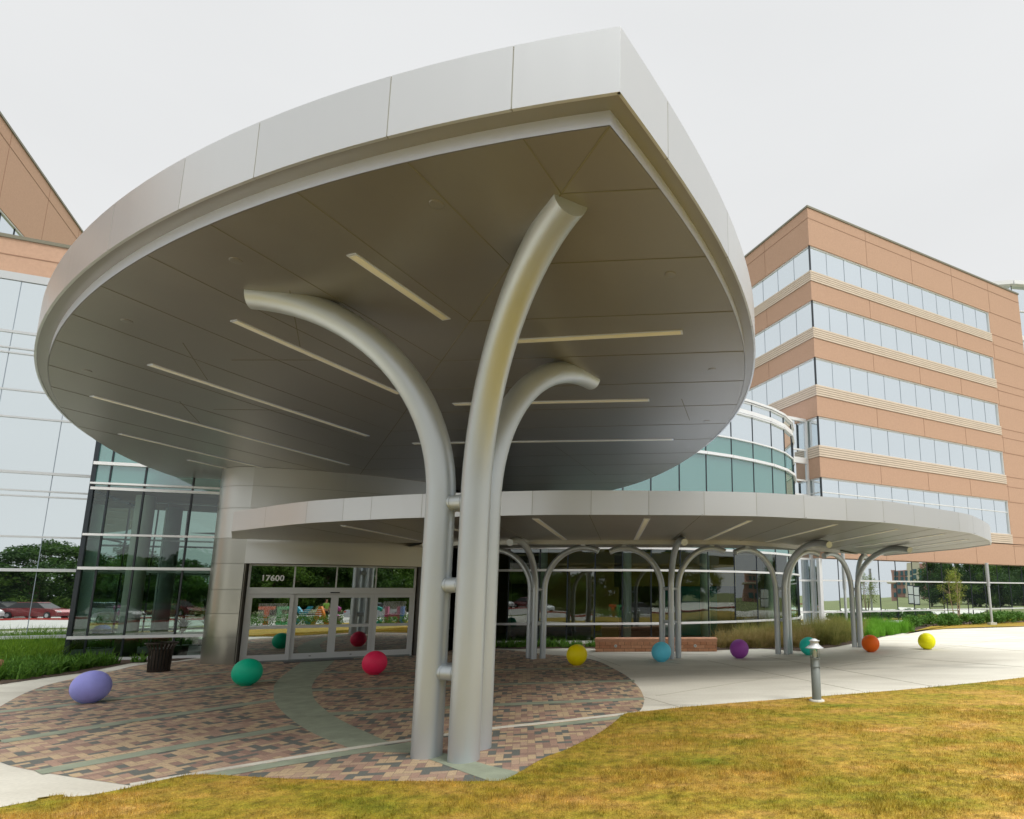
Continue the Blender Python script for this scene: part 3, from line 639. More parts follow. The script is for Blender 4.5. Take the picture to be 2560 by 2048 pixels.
# ------------------------------------------------------------------ branching columns
def ell_path(base, dirv, z_bend, z_top, reach, droop=0.0, n=22):
    pth = [Vector((base.x, base.y, -0.01)), Vector((base.x, base.y, z_bend * 0.5)), Vector((base.x, base.y, z_bend))]
    hgt = z_top - z_bend
    amax = PI / 2 * (1 + droop); A = reach / (1 if droop == 0 else 1.0)
    for i in range(1, n + 1):
        t = amax * i / n
        pth.append(Vector((base.x, base.y, z_bend + hgt * math.sin(t))) + dirv * (A * (1 - math.cos(t)) / (1 - math.cos(amax))))
    return pth
def branching(name, label, cen, ends, rad, z_bend, bars, group, offs, rbar, droop, bracket=None):
    t = thing(name, label, 'column', (cen.x, cen.y, 0), group)
    bases = []
    for (e, ztop, off) in ends:
        d = v2(e) - v2(cen); d.normalize(); bs = v2(cen) + d * off; bases.append(bs)
        reach = (v2(e) - bs).length
        b = MB(); b.tube(ell_path(bs, d, z_bend, ztop, reach, droop), rad, 28)
        o = b.build('pipe', PIPE, t)
        if bracket:
            p = bs + d * reach * 0.72; b = MB(); b.box((p.x, p.y, (ztop + rad * 0.6 + bracket) / 2), 0.16, 0.16, bracket - ztop - rad * 0.6, math.atan2(d.y, d.x)); b.build('bracket', PIPE, t)
    for zb in bars:
        b = MB()
        for i in range(3):
            p, q = v2(bases[i], zb), v2(bases[(i + 1) % 3], zb); d = (q - p).normalized()
            b.tube([p, q], rbar, 18, caps=False)
            b.tube([p + d * (rad - 0.005), p + d * (rad + 0.02)], rbar * 1.06, 18); b.tube([q - d * (rad + 0.02), q - d * (rad - 0.005)], rbar * 1.06, 18)
        b.build('cross_bars', PIPE, t)
    return t
c0 = V(-2.494, 7.888, 0)
branching('branching_column', 'tall three pipe silver column branching up to the high leaf canopy', c0,
          [(c0 + az(-100.5) * 2.95, 6.03, 0.358), (c0 + az(145.6) * 2.98, 6.03, 0.32), (c0 + az(27.5) * 3.0, 6.03, 0.365)], 0.192, 3.3, (1.03, 2.14, 3.24), 'branching pipe columns', None, 0.098, 0.0)
def lower_end(px, py, z): return at(px, py, z)
ZL = 3.70
GR = 'branching pipe columns'
C2 = V(0.63, 19.47, 0); C1 = V(-3.73, 19.47, 0); C3 = V(4.60, 20.80, 0); C4 = V(8.09, 23.50, 0)
def lend(px, py, z): return at(px, py, z)
branching('branching_column', 'lower branching silver column on the brick paving behind the yellow ball', C1, [(C1 + az(-75) * 2.3, 3.55, 0.24), (lend(1275, 1347.6, 3.58), 3.6, 0.24), (lend(1496.6, 1374.8, 3.47), 3.55, 0.24)], 0.098, 2.15, (1.12, 2.2), GR, None, 0.05, 0.26, 3.66)
branching('branching_column', 'lower branching silver column beside the sky blue ball', C2, [(lend(1523.7, 1377.2, 3.47), 3.55, 0.26), (lend(1711.5, 1347, 3.58), 3.6, 0.26), (lend(1812.4, 1377, 3.47), 3.55, 0.26)], 0.098, 2.15, (1.15, 2.22), GR, None, 0.05, 0.26, 3.66)
branching('branching_column', 'lower branching silver column between the purple ball and the lamp bollard', C3, [(lend(1836.8, 1379, 3.47), 3.55, 0.24), (lend(2072.9, 1355.5, 3.56), 3.6, 0.24), (lend(2046.7, 1383, 3.50), 3.55, 0.24)], 0.098, 2.15, (1.15, 2.22), GR, None, 0.05, 0.26, 3.66)
branching('branching_column', 'farthest branching silver column beside the orange ball', C4, [(lend(2059.2, 1385.6, 3.50), 3.55, 0.24), (lend(2274.4, 1371.2, 3.54), 3.6, 0.24), (lend(2168, 1393, 3.52), 3.55, 0.2)], 0.098, 2.15, (1.15, 2.22), GR, None, 0.05, 0.26, 3.66)

# ------------------------------------------------------------------ lower crescent canopy
lc = thing('lower_canopy', 'long low crescent canopy carried by the small branching columns', 'canopy')
fbp = [(578.3, 1326.7), (724.3, 1310), (813, 1303), (926, 1297), (1053, 1291.9), (1329.8, 1285.5), (1477.4, 1284.6), (1621.9, 1285.2), (1760.9, 1286.2), (1892.2, 1288.6), (2011.6, 1293.8), (2117.4, 1299.6), (2210, 1304.5), (2287, 1312.9), (2400, 1327.1), (2434.8, 1333.5), (2460.9, 1343.3), (2475, 1350)]
fr_ = [at(x, y, ZL) for x, y in fbp]
fr_c = catmull(fr_, 5)
tip_r = [at(2479, 1355, ZL), at(2478, 1361, ZL)]
rear = [at(2400, 1372, ZL), at(2280, 1383, ZL), at(2211, 1389, ZL)]
rear2 = [V(8.6, 24.3, ZL), V(6.8, 22.9, ZL), V(4.6, 21.5, ZL), V(2.0, 20.6, ZL), V(-2, 20.4, ZL), V(-6.5, 20.6, ZL), V(-9.0, 21.0, ZL)]
bandl = [V(7.23, 22.33, ZL), V(6.39, 21.54, ZL), V(5.23, 20.45, ZL), V(3.86, 19.16, ZL), V(2.18, 18.35, ZL), V(-1.58, 18.2, ZL), V(-4.9, 18.24, ZL), V(-7.4, 18.9, ZL)]
front_zone = fr_c + tip_r + rear + [V(8.6, 24.3, ZL)] + bandl + [V(-9.3, 18.8, ZL), V(-12.5, 17.4, ZL)]
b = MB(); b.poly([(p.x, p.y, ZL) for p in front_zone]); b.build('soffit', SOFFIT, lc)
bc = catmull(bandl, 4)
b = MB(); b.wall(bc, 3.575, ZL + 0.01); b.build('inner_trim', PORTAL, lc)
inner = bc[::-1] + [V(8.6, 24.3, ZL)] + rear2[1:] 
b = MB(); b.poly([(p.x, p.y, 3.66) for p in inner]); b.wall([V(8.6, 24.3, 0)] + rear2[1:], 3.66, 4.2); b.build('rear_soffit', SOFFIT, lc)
b = MB(); b.poly([(p.x, p.y, 4.17) for p in (fr_c + tip_r + rear + rear2 + [V(-12.5, 17.4, 0)])]); b.build('roof', ALU_IN, lc)
fullf = fr_c + tip_r + rear
A2 = arclen(fullf)
def near2(px, py):
    q = at(px, py, ZL); return A2[min(range(len(fullf)), key=lambda i: (fullf[i] - q).length)]
j2 = [0] + [near2(x, y) for x, y in ((675, 1315), (765, 1307), (863, 1300), (926, 1297), (1053, 1291.9), (1329.8, 1285.5), (1477.4, 1284.6), (1621.9, 1285.2), (1760.9, 1286.2), (1892.2, 1288.6), (2011.6, 1293.8), (2117.4, 1299.6), (2210, 1304.5), (2287, 1312.9), (2400, 1327.1), (2434.8, 1333.5), (2460.9, 1343.3), (2478, 1361))]
mid_ = (j2[5] + j2[6]) / 2; j2 = sorted(set(j2 + [mid_] + [A2[-1] * 0.5 + j2[-1] * 0.5] + [A2[-1]]))
dsg = 1
t_ = offset(fullf, 0.1)
dsg = 1 if (t_[len(t_) // 3] - V(-1, 26, ZL)).length > (fullf[len(t_) // 3] - V(-1, 26, ZL)).length else -1
for s0, s1 in zip(j2[:-1], j2[1:]):
    if s1 - s0 < 0.1: continue
    seg_ = cut(fullf, A2, s0 + 0.005, s1 - 0.005); inn = offset(seg_, -0.03 * dsg); b = MB()
    b.wall(seg_, ZL - 0.02, 4.2, smooth=True); b.wall(inn, ZL - 0.02, 4.2)
    for i in range(len(seg_) - 1):
        for zz in (ZL - 0.02, 4.2): b.quad(*[(q.x, q.y, zz) for q in (seg_[i], seg_[i + 1], inn[i + 1], inn[i])])
    b.build('fascia_panel', ALU, lc)
b = MB(); b.wall(offset(fullf, -0.003 * dsg), ZL, 4.195); b.build('joint_backing', SEAM_L, lc)
b = MB()
ends2 = [((-2.57, 12.95), (-2.64, 17.93)), ((-0.08, 12.99), (-0.45, 17.98)), ((2.28, 13.36), (1.71, 18.13)), ((4.5, 14.13), (3.75, 18.77)), ((6.45, 15.2), (5.80, 19.6)), ((8.25, 16.37), (7.34, 20.92)), ((9.82, 18.05), (9.2, 22.0)), ((-5.1, 13.4), (-5.0, 18.0)), ((-7.5, 14.18), (-7.2, 18.3))]
for a, c in ends2:
    k = MB(); k.beam((a[0], a[1], ZL - 0.005), (c[0], c[1], ZL - 0.005), 0.15, 0.01); o = k.build('light_strip', ALU_IN, lc)
    k = MB(); p, q = Vector((*a, 0)), Vector((*c, 0)); d = (q - p).normalized(); k.beam(v2(p + d * 0.03, ZL - 0.013), v2(q - d * 0.03, ZL - 0.013), 0.105, 0.006); k.build('diffuser', DIFF, o)
for a, c in ((( -3.8, 12.35), (-3.75, 18.3)), ((-1.3, 12.2), (-1.55, 18.3)), ((1.1, 12.3), (0.65, 18.3)), ((3.45, 12.8), (2.8, 18.7)), ((5.5, 13.6), (4.9, 20.0)), ((7.4, 14.9), (6.6, 21.6)), ((9.1, 16.3), (8.3, 23.2)), ((10.7, 18.3), (9.8, 24.6)), ((-6.3, 12.95), (-6.2, 18.4)), ((-8.7, 13.9), (-8.3, 18.9))):
    b.beam((a[0], a[1], ZL - 0.002), (c[0], c[1], ZL - 0.002), 0.014, 0.004)
b.build('soffit_joints', SEAM, lc)

# ------------------------------------------------------------------ entry portal and sliding doors
pt = thing('entry_portal', 'curved silver panel portal around the sliding entrance doors', 'entrance')
PL, PR = V(-12.37, 17.86, 0), V(-7.92, 20.45, 0)
def portal_pt(t):
    p = PL.lerp(PR, t); nrm = V((PR - PL).y, -(PR - PL).x, 0).normalized(); return p + nrm * (0.33 * (1 - (2 * t - 1) ** 2))
jamb = catmull([PL, V(-12.95, 17.86, 0), V(-13.5, 18.1, 0), V(-13.9, 18.6, 0), V(-14.05, 19.3, 0), V(-14.1, 20.6, 0)], 4)
head = [portal_pt(i / 14) for i in range(15)]
rj = [PR, V(-7.65, 20.62, 0), V(-7.45, 20.95, 0), V(-7.4, 21.6, 0), V(-7.4, 25.4, 0)]
zj = [0.0, 0.78, 1.49, 2.21, 2.99, 3.77, 4.7, 5.4, 5.998]
for z0, z1 in zip(zj[:-1], zj[1:]):
    b = MB(); b.wall(jamb, z0 + 0.006, z1 - 0.006, smooth=True); b.build('jamb_panel', PORTAL_DARK_REFL if z1 < 3.9 else PORTAL, pt)
    b = MB(); b.wall(rj, z0 + 0.006, z1 - 0.006, smooth=False); b.build('jamb_panel', PORTAL, pt)
b = MB(); b.wall([p + V(0.03, 0.03, 0) for p in jamb], 0, 5.99); b.wall([p + V(-0.02, 0.03, 0) for p in rj], 0, 5.99); b.wall([p + V(0, 0.03, 0) for p in head], 3.0, 5.99); b.build('joint_backing', SEAM_L, pt)
for z0, z1 in ((2.99, 3.77), (3.77, 4.7), (4.7, 5.4), (5.4, 5.998)):
    for a, c in ((0, 7), (7, 14)):
        b = MB(); b.wall([head[i] for i in range(a, c + 1)], z0 + 0.006, z1 - 0.006, smooth=True)
        o = b.build('header_panel', PORTAL, pt)
DLp, DRp = V(-12.382, 18.22, 0), V(-8.224, 20.478, 0)
DD = (DRp - DLp).normalized(); DN = V(DD.y, -DD.x, 0)
DLe = DLp - DD * 0.07; DRe = DRp + DD * 0.09
b = MB(); b.wall([PL + V(0.01, 0, 0), DLe], 0, 2.99); b.wall([DRe, PR], 0, 2.99)
b.poly([(p.x, p.y, 2.985) for p in head + [DRe, DLe]]); b.build('reveal', REVEAL, pt)
dr = thing('sliding_doors', 'four leaf glazed sliding entrance doors with transom lights above', 'door')
W = 4.73
def dp(u, z, o=0.0): p = DLp + DD * u - DN * (-o); return V(p.x, p.y, z)
def dbox(b, u0, u1, z0, z1, th=0.09, off=0.0, mi=0):
    b.box(dp((u0 + u1) / 2, (z0 + z1) / 2, off), u1 - u0, th, z1 - z0, math.atan2(DD.y, DD.x), mi)
b = MB(); dbox(b, -0.06, 0.0, 0, 2.985, 0.14); dbox(b, W, W + 0.06, 0, 2.985, 0.14); dbox(b, 0, W, 2.94, 2.985, 0.13); dbox(b, 0, W, 2.07, 2.27, 0.15, 0.02)
for u in (1.17, 2.35, 3.53): dbox(b, u - 0.022, u + 0.022, 2.27, 2.94, 0.11)
b.build('frame', FRAME, dr)
b = MB(); dbox(b, 0, W, 0.004, 0.05, 0.16, 0.0); b.build('threshold', LAMPG, dr)
b = MB(); dbox(b, 2.21, 2.48, 2.095, 2.13, 0.05, 0.115); b.build('sensor', BLACK, dr)
leaves = ((0, 1.21, 0.03), (1.21, 2.35, -0.04), (2.35, 3.52, -0.04), (3.52, W, 0.03))
for i, (u0, u1, off) in enumerate(leaves):
    b = MB(); lf = 0.11
    dbox(b, u0, u0 + lf, 0.05, 2.065, 0.05, off); dbox(b, u1 - lf, u1, 0.05, 2.065, 0.05, off)
    dbox(b, u0 + lf, u1 - lf, 0.05, 0.22, 0.048, off); dbox(b, u0 + lf, u1 - lf, 1.95, 2.065, 0.048, off); dbox(b, u0 + lf, u1 - lf, 1.0, 1.09, 0.048, off)
    o = b.build('door_leaf', FRAME, dr)
    g = MB(); g.quad(dp(u0 + lf, 0.22, off), dp(u1 - lf, 0.22, off), dp(u1 - lf, 1.0, off), dp(u0 + lf, 1.0, off)); g.quad(dp(u0 + lf, 1.09, off), dp(u1 - lf, 1.09, off), dp(u1 - lf, 1.95, off), dp(u0 + lf, 1.95, off))
    g.build('glass', GL_DOOR, o)
    if i in (1, 2):
        k = MB(); dbox(k, (u0 + u1) / 2 - 0.03, (u0 + u1) / 2 + 0.03, 0.12, 0.14, 0.02, off + 0.03); k.build('floor_bolt', BLACK, o)
for u0, u1 in ((0, 1.148), (1.192, 2.328), (2.372, 3.508), (3.552, W)):
    g = MB(); g.quad(dp(u0, 2.27), dp(u1, 2.27), dp(u1, 2.94), dp(u0, 2.94)); g.build('transom_glass', GL_DOOR, dr)
def text_obj(body, size, loc, rotz, name, m, parent, ext=0.003, bold=0.0, rotx=PI / 2):
    cu = bpy.data.curves.new(name, 'FONT'); cu.body = body; cu.size = size; cu.extrude = ext; cu.offset = bold; cu.resolution_u = 4
    o = bpy.data.objects.new(name + '_tmp', cu); COL.objects.link(o)
    dg = bpy.context.evaluated_depsgraph_get(); me = bpy.data.meshes.new_from_object(o.evaluated_get(dg))
    bpy.data.objects.remove(o); me.name = name; me.transform(Matrix.Translation(loc) @ Matrix.Rotation(rotz, 4, 'Z') @ Matrix.Rotation(rotx, 4, 'X'))
    me.materials.clear(); me.materials.append(m)
    ob = bpy.data.objects.new(name, me); COL.objects.link(ob)
    if parent: ob.parent = parent
    return ob
ang = math.atan2(DD.y, DD.x)
text_obj('17600', 0.25, dp(0.27, 2.48, 0.02), ang, 'street_number', WHITE_L, dr, bold=0.006)
# decal text blocks: fine unreadable lines on the glass
def textblock(name, u0, u1, z0, z1, rows, off):
    b = MB(); h = (z1 - z0) / rows
    for r_ in range(rows):
        u = u0 + (0.02 if random.random() < .3 else 0); zc = z1 - h * (r_ + 0.5)
        if random.random() < 0.06: continue
        while u < u1 - 0.03:
            l_ = random.uniform(0.02, 0.09); e = min(u1, u + l_)
            b.quad(dp(u, zc - h * 0.2, off), dp(e, zc - h * 0.2, off), dp(e, zc + h * 0.16, off), dp(u, zc + h * 0.16, off)); u = e + 0.014
    b.build(name, WHITE_L, dr)
textblock('notice_lettering', 0.29, 1.07, 1.24, 1.78, 17, 0.035); textblock('notice_lettering', 3.80, 4.55, 1.36, 1.82, 12, 0.035); textblock('notice_lettering', 1.38, 2.03, 1.36, 1.60, 4, -0.035)
b = MB(); b.box((-10.45, 18.95, 0.012), 1.9, 0.55, 0.012, R(37)); tag(b.build('floor_grille', BLACK), 'dark floor grille at the threshold of the sliding doors', 'floor mat')
# lobby behind the doors
lob = thing('lobby_interior', 'dim lobby seen through the entrance glass', 'interior room')
def wallq(b, a, c, z0, z1, mi=0): b.quad((a[0], a[1], z0), (c[0], c[1], z0), (c[0], c[1], z1), (a[0], a[1], z1), mi)
b = MB(); b.poly([(x, y, 0.002) for x, y in ((-19, 21), (-13, 19.3), (-8.3, 21), (-7.3, 25.3), (-2, 25.4), (3, 26.6), (6.2, 29.2), (8.2, 33), (8, 42), (-26, 42))]); b.build('floor', INT_FLOOR, lob)
b = MB(); wallq(b, (-26, 34), (7.9, 34), 0, 4.3); wallq(b, (-16.5, 24.5), (-8, 27), 0, 4.3); wallq(b, (-8, 27), (-8, 34), 0, 4.3); b.build('back_wall', INT_WALL, lob)
b = MB(); b.box((1.5, 29.5, 3.3), 5.5, 0.3, 1.7, 0, 0); b.build('mustard_bulkhead', INT_MUST, lob)
b = MB(); b.box((2.0, 29.6, 1.25), 2.6, 0.25, 2.4, 0, 0); b.build('teal_wall', INT_TEAL, lob)
b = MB(); b.box((-3.6, 29.0, 2.4), 3.6, 0.25, 3.8, 0, 0); b.box((-2.2, 28.7, 1.2), 1.3, 0.5, 2.4, 0, 0); b.build('mustard_partition', INT_MUST, lob)
b = MB(); b.box((-5.5, 30, 1.3), 3, 0.4, 2.6, 0); b.box((4.8, 30.5, 1.5), 1.4, 0.4, 3.0, 0.4); b.build('dark_partition', INT_DARK, lob)
drum = [V(x, y, 0) for x, y in ((-7.4, 25.3), (-6, 25.2), (-3.8, 25.15), (-0.5, 25.3), (1.8, 25.9), (4.2, 27.3), (6.1, 28.9), (7.3, 30.4), (8.0, 31.9), (8.4, 33.5), (8.5, 36))]
b = MB(); b.poly([(p.x, p.y, 4.35) for p in [p + V(-0.05, 0.25, 0) for p in drum] + [V(-26, 40, 0), V(-20, 22, 0), V(-14, 21.5, 0), V(-13.3, 19.6, 0), V(-8.5, 21.2, 0), V(-7.8, 25.5, 0)]]); b.build('ceiling', INT_WALL, lob)
for (px_, d_) in ((1355, 0.9), (1567, 0.9), (1763, 0.9), (1923, 0.9)):
    # columns a little inside the glass
    r_ = ray(px_, 1500); 
    t = 26.4 / r_.y if px_ < 1700 else (27.6 / r_.y if px_ < 1800 else 30.0 / r_.y)
    p = Vector((r_.x * t, r_.y * t, 0)); b = MB(); b.tube([(p.x, p.y, 0), (p.x, p.y, 4.34)], 0.2 if px_ < 1700 else 0.23, 24); b.build('interior_column', INT_COL, lob)

# ------------------------------------------------------------------ curtain walls
def curtain(parent, path, zs, cols, glass, frame_z, frame_w=0.07, mull=True, mm=None, tilt=0.004, hm=None, name='window', proud=0.05, mdepth=0.10):
    """path: plan points of the mullions; zs: list of z levels bounding pane rows; one 'window' part per row with its mullions"""
    nseg = len(path) - 1
    for r_ in range(len(zs) - 1):
        z0, z1 = zs[r_], zs[r_ + 1]; g = MB()
        for i in range(nseg):
            a, c = path[i], path[i + 1]; d = (c - a).normalized(); nn = V(d.y, -d.x, 0)
            t1, t2 = random.uniform(-tilt, tilt), random.uniform(-tilt, tilt); w_ = (c - a).length
            e = [a + nn * (t1 * w_ / 2 + t2 * (z1 - z0) / 2), c + nn * (-t1 * w_ / 2 + t2 * (z1 - z0) / 2), c + nn * (-t1 * w_ / 2 - t2 * (z1 - z0) / 2), a + nn * (t1 * w_ / 2 - t2 * (z1 - z0) / 2)]
            g.quad((e[0].x, e[0].y, z0), (e[1].x, e[1].y, z0), (e[2].x, e[2].y, z1), (e[3].x, e[3].y, z1))
        gl = glass[r_] if isinstance(glass, (list, tuple)) else glass
        o = g.build(name, gl, parent)
        if mull:
            m_ = MB()
            for p in path: 
                m_.box((p.x, p.y, (z0 + z1) / 2), mdepth * 0.55, mdepth * 0.55, z1 - z0, math.atan2((path[1] - path[0]).y, (path[1] - path[0]).x))
            m_.build('mullions', mm or MULL_D, o)
    for z in frame_z:
        h = MB()
        zz, ht, pr = (z if isinstance(z, tuple) else (z, frame_w, proud))
        for i in range(nseg):
            a, c = path[i], path[i + 1]; d = (c - a).normalized(); nn = V(d.y, -d.x, 0)
            a2, c2_ = a + nn * pr - d * 0.0, c + nn * pr + d * 0.0
            h.prism([(a.x, a.y), (c.x, c.y), (c2_.x, c2_.y), (a2.x, a2.y)], zz - ht / 2, zz + ht / 2)
        h.build('rail', hm or MULL, parent)

def resample(pts, step=None, n=None):
    s = arclen(pts); tot = s[-1]; n = n or max(1, round(tot / step)); out = []
    for k in range(n + 1): out.append(cut(pts, s, 0, max(1e-6, tot * k / n))[-1])
    return out
# drum lobby
dm = thing('curved_glass_lobby', 'curved two storey glass lobby with teal upper glazing', 'building')
dpath = [V(x, y, 0) for x, y in ((-7.4, 25.3), (-6.07, 25.21), (-4.74, 25.17), (-3.55, 25.16), (-2.38, 25.21), (-1.21, 25.27), (0.02, 25.44), (1.30, 25.76), (2.57, 26.35), (3.86, 27.1), (5.05, 28.01), (6.18, 29.0), (7.1, 30.12), (7.8, 31.4), (8.22, 32.8), (8.45, 34.4), (8.5, 36.2))]
curtain(dm, dpath, [0.12, 0.82, 3.07, 4.0], None, [GL_LOW] * 3, [(0.06, 0.13, 0.06), (0.82, 0.09, 0.10), (3.07, 0.09, 0.10), (4.03, 0.10, 0.08)], tilt=0.006)
curtain(dm, dpath, [4.0, 5.0, 8.5, 9.4], None, [GL_TEAL] * 3, [(5.0, 0.10, 0.1), (8.5, 0.13, 0.14), (9.42, 0.07, 0.08)], tilt=0.004)
curtain(dm, dpath, [9.42, 10.9, 11.5], None, [GL_SKY, GL_SKY], [(10.9, 0.2, 0.08), (10.72, 0.05, 0.12), (11.5, 0.12, 0.12), (11.38, 0.04, 0.08)], tilt=0.006)
b = MB(); b.poly([(p.x, p.y, 11.52) for p in dpath + [V(-7.4, 36, 0)]]); b.build('roof', ALU_IN, dm)
b = MB(); b.box((-7.45, 23.5, 5.6), 0.1, 4, 11.2); b.build('side_wall', INT_DARK, dm)
for (x, y, z) in ((1823, 1126, 8.9), (1824, 1164, 8.1), (1824, 1195, 7.4), (1877, 1145, 8.9), (1878, 1178, 8.1), (1695, 1120, 8)):
    pass
# link between drum and tower (narrow glass piece)
lk = thing('glass_link', 'narrow glass link tower between the curved lobby and the tan tower', 'building')
TD = az(61.37); TL = az(-28.63)
T0 = V(10.80, 38.19, 0) + TD * 0.74
LE = T0 + TL * 1.15 - TD * 0.06
lkp = [LE - TD * 4.6, LE - TD * 2.9, LE - TD * 1.35, LE]
curtain(lk, lkp, [0.1, 0.9, 2.96, 4.4, 6.1, 8.75, 9.75, 11.15, 11.9, 14.0], None, GL_SKY, [0.9, 2.96, 4.4, 6.1, 8.75, 9.75, (11.15, 0.4, 0.08), 11.9, (14.05, 0.2, 0.1), (0.1, 0.1, 0.1)], frame_w=0.12, mm=MULL_S, tilt=0.003)
b = MB(); b.box((LE.x, LE.y, 7.0), 0.2, 0.2, 14.0, R(28.6)); b.build('corner_post', MULL, lk)
b = MB(); b.poly([(p.x, p.y, 14.1) for p in (lkp[0], lkp[-1], lkp[-1] + TL * 6, lkp[0] + TL * 6)]); b.build('roof', ALU_IN, lk)

# ------------------------------------------------------------------ tan tower on the right
tw = thing('tan_tower', 'six storey tan precast building with ribbon windows, right of the canopy', 'building')
TW, TDp = 26.4, 26.0
def tp(u, v, z): p = T0 + TD * u + TL * v; return V(p.x, p.y, z)
heads = [26.9, 22.66, 18.40, 14.12, 9.86]; sills = [24.9, 20.6, 16.37, 12.06, 6.98]; WB = 21.4
solid = [(29.85, 26.9)] + [(s_ - 0.8, h_) for s_, h_ in zip(sills[:4], heads[1:])] + [(6.12, 4.43)]
core = MB()
for zt, zb in solid:
    core.prism([tp(0, 0, 0)[:2], tp(TW, 0, 0)[:2], tp(TW, TDp, 0)[:2], tp(0, TDp, 0)[:2]], zb, zt)
for h_, s_ in zip(heads, sills):   # solid end pier right of the ribbons
    core.prism([tp(WB, 0.004, 0)[:2], tp(TW - 0.004, 0.004, 0)[:2], tp(TW - 0.004, 3, 0)[:2], tp(WB, 3, 0)[:2]], s_ - 0.8, h_)
core.build('wall', PRECAST, tw)
js = MB()
for z in (29.02,): 
    js.beam(tp(0, -0.004, z), tp(TW, -0.004, z), 0.02, 0.05); js.beam(tp(-0.004, 0, z), tp(-0.004, TDp, z), 0.02, 0.05)
for z in (26.94, 24.86, 23.9, 22.55, 20.35, 19.65, 18.3, 16.2, 15.4, 14.05, 11.95, 11.08, 9.76, 6.78, 6.0): js.beam(tp(WB + 0.02, -0.004, z), tp(TW, -0.004, z), 0.02, 0.035)
for u in (5.95, 11.2, 16.4, 21.6):
    for zt, zb in solid: js.beam(tp(u, -0.003, zb), tp(u, -0.003, zt), 0.025, 0.02)
for v in (4.84, 9.6, 14.4):
    for zt, zb in solid: js.beam(tp(-0.003, v, zb), tp(-0.003, v, zt), 0.02, 0.025)
js.build('panel_joints', PRECAST_J, tw)
b = MB(); b.prism([tp(-0.06, -0.06, 0)[:2], tp(TW + .06, -0.06, 0)[:2], tp(TW + .06, TDp + .06, 0)[:2], tp(-0.06, TDp + .06, 0)[:2]], 29.85, 30.0); b.build('coping', COPING, tw)
for k, (h_, s_) in enumerate(zip(heads, sills)):
    # ribbed pale sill band
    b = MB(); nr = 5; hh_ = 0.8 / nr
    for i in range(nr):
        z0 = s_ - 0.8 + i * hh_ + 0.02; z1 = s_ - 0.8 + (i + 1) * hh_ - 0.02
        b.prism([tp(-0.05, -0.05, 0)[:2], tp(WB + 0.06, -0.05, 0)[:2], tp(WB + 0.06, 0.1, 0)[:2], tp(0.1, 0.1, 0)[:2], tp(0.1, TDp, 0)[:2], tp(-0.05, TDp, 0)[:2]], z0, z1)
    b.build('sill_band', BAND, tw); b = MB()
    b.prism([tp(-0.03, -0.03, 0)[:2], tp(WB + 0.03, -0.03, 0)[:2], tp(WB + 0.03, 0.1, 0)[:2], tp(0.1, 0.1, 0)[:2], tp(0.1, TDp, 0)[:2], tp(-0.03, TDp, 0)[:2]], s_ - 0.8, s_ - 0.01)
    b.build('band_joints', BAND_J, tw)
    pathR = [tp(WB * i / 12, 0.14, 0) for i in range(13)]; pathR[0] = tp(0.14, 0.14, 0)
    pathL = [tp(0.14, 1.78 * i, 0) for i in range(14, -1, -1)]; pathL[-1] = tp(0.14, 0.14, 0)
    for pth_, nm in ((pathR, 'window'), (pathL, 'window')):
        rails = [(h_ - 0.05, 0.1, 0.06), (s_ + 0.03, 0.06, 0.06)] + ([(8.85, 0.07, 0.05)] if k == 4 else [])
        curtain(tw, pth_, [s_, h_], None, GL_SKY, rails, tilt=0.0035, mdepth=0.05, name=nm, mm=MULL_S)
    b = MB(); b.box(tp(WB - 0.03, 0.09, (h_ + s_) / 2), 0.07, 0.12, h_ - s_, R(28.6)); b.build('window_jamb', MULL, tw)
    b = MB(); b.box(tp(0.12, 0.12, (h_ + s_) / 2), 0.10, 0.10, h_ - s_, R(28.6)); b.build('corner_mullion', MULL_D, tw)
gp = [tp(u, 0.5, 0) for u in (0.0, 1.69, 3.75, 5.65, 7.4, 9.2, 10.9, 12.6, 14.3, 16.1, 17.9, 19.7, 21.4, 23.2, 25, 26.4)]
curtain(tw, gp, [0.1, 0.88, 2.96, 4.43], None, GL_SKY, [(0.1, 0.2, 0.08), (0.88, 0.1, 0.08), (2.96, 0.1, 0.08)], tilt=0.006, mdepth=0.09)
gpl = [tp(0.0, v, 0) for v in (10, 8, 6, 4, 2, 0.5)]
curtain(tw, gpl, [0.1, 0.88, 2.96, 4.43], None, GL_SKY, [(0.88, 0.1, 0.08), (2.96, 0.1, 0.08)], tilt=0.006, mdepth=0.09)
b = MB(); b.box(tp(-0.1, 0.42, 2.2), 0.25, 0.25, 4.42, R(28.6)); b.build('corner_post', MULL, tw)
b = MB(); b.poly([tuple(tp(u, v, 0.06)) for u, v in ((0, 0), (TW, 0), (TW, 26), (0, 26))]); b.build('floor', INT_DARK, tw)
b = MB(); b.prism([tp(1, 1.5, 0)[:2], tp(TW - 1, 1.5, 0)[:2], tp(TW - 1, 25, 0)[:2], tp(1, 25, 0)[:2]], 0.1, 29.5); b.build('core', INT_DARK, tw)
# curved glass tower behind
cg = thing('round_glass_tower', 'curved glass tower top just visible behind the right edge of the tan tower', 'building')
cc = tp(TW + 7.2, 9.0, 0); rr_ = 7.5
cp = [cc + V(math.cos(a), math.sin(a), 0) * rr_ for a in np.linspace(R(150), R(390), 15)]
curtain(cg, cp, [0, 8, 16, 20, 24, 27.3, 30.2, 33.0], None, GL_SKY, [(8, .3, .1), (16, .3, .1), (20, .3, .1), (24.0, .3, .1), (27.3, 0.5, 0.15), (30.2, 0.12, 0.1), (33.1, 0.4, 0.5)], tilt=0.002)
b = MB(); b.poly([(p.x, p.y, 33.3) for p in cp]); b.build('roof', ALU_IN, cg)

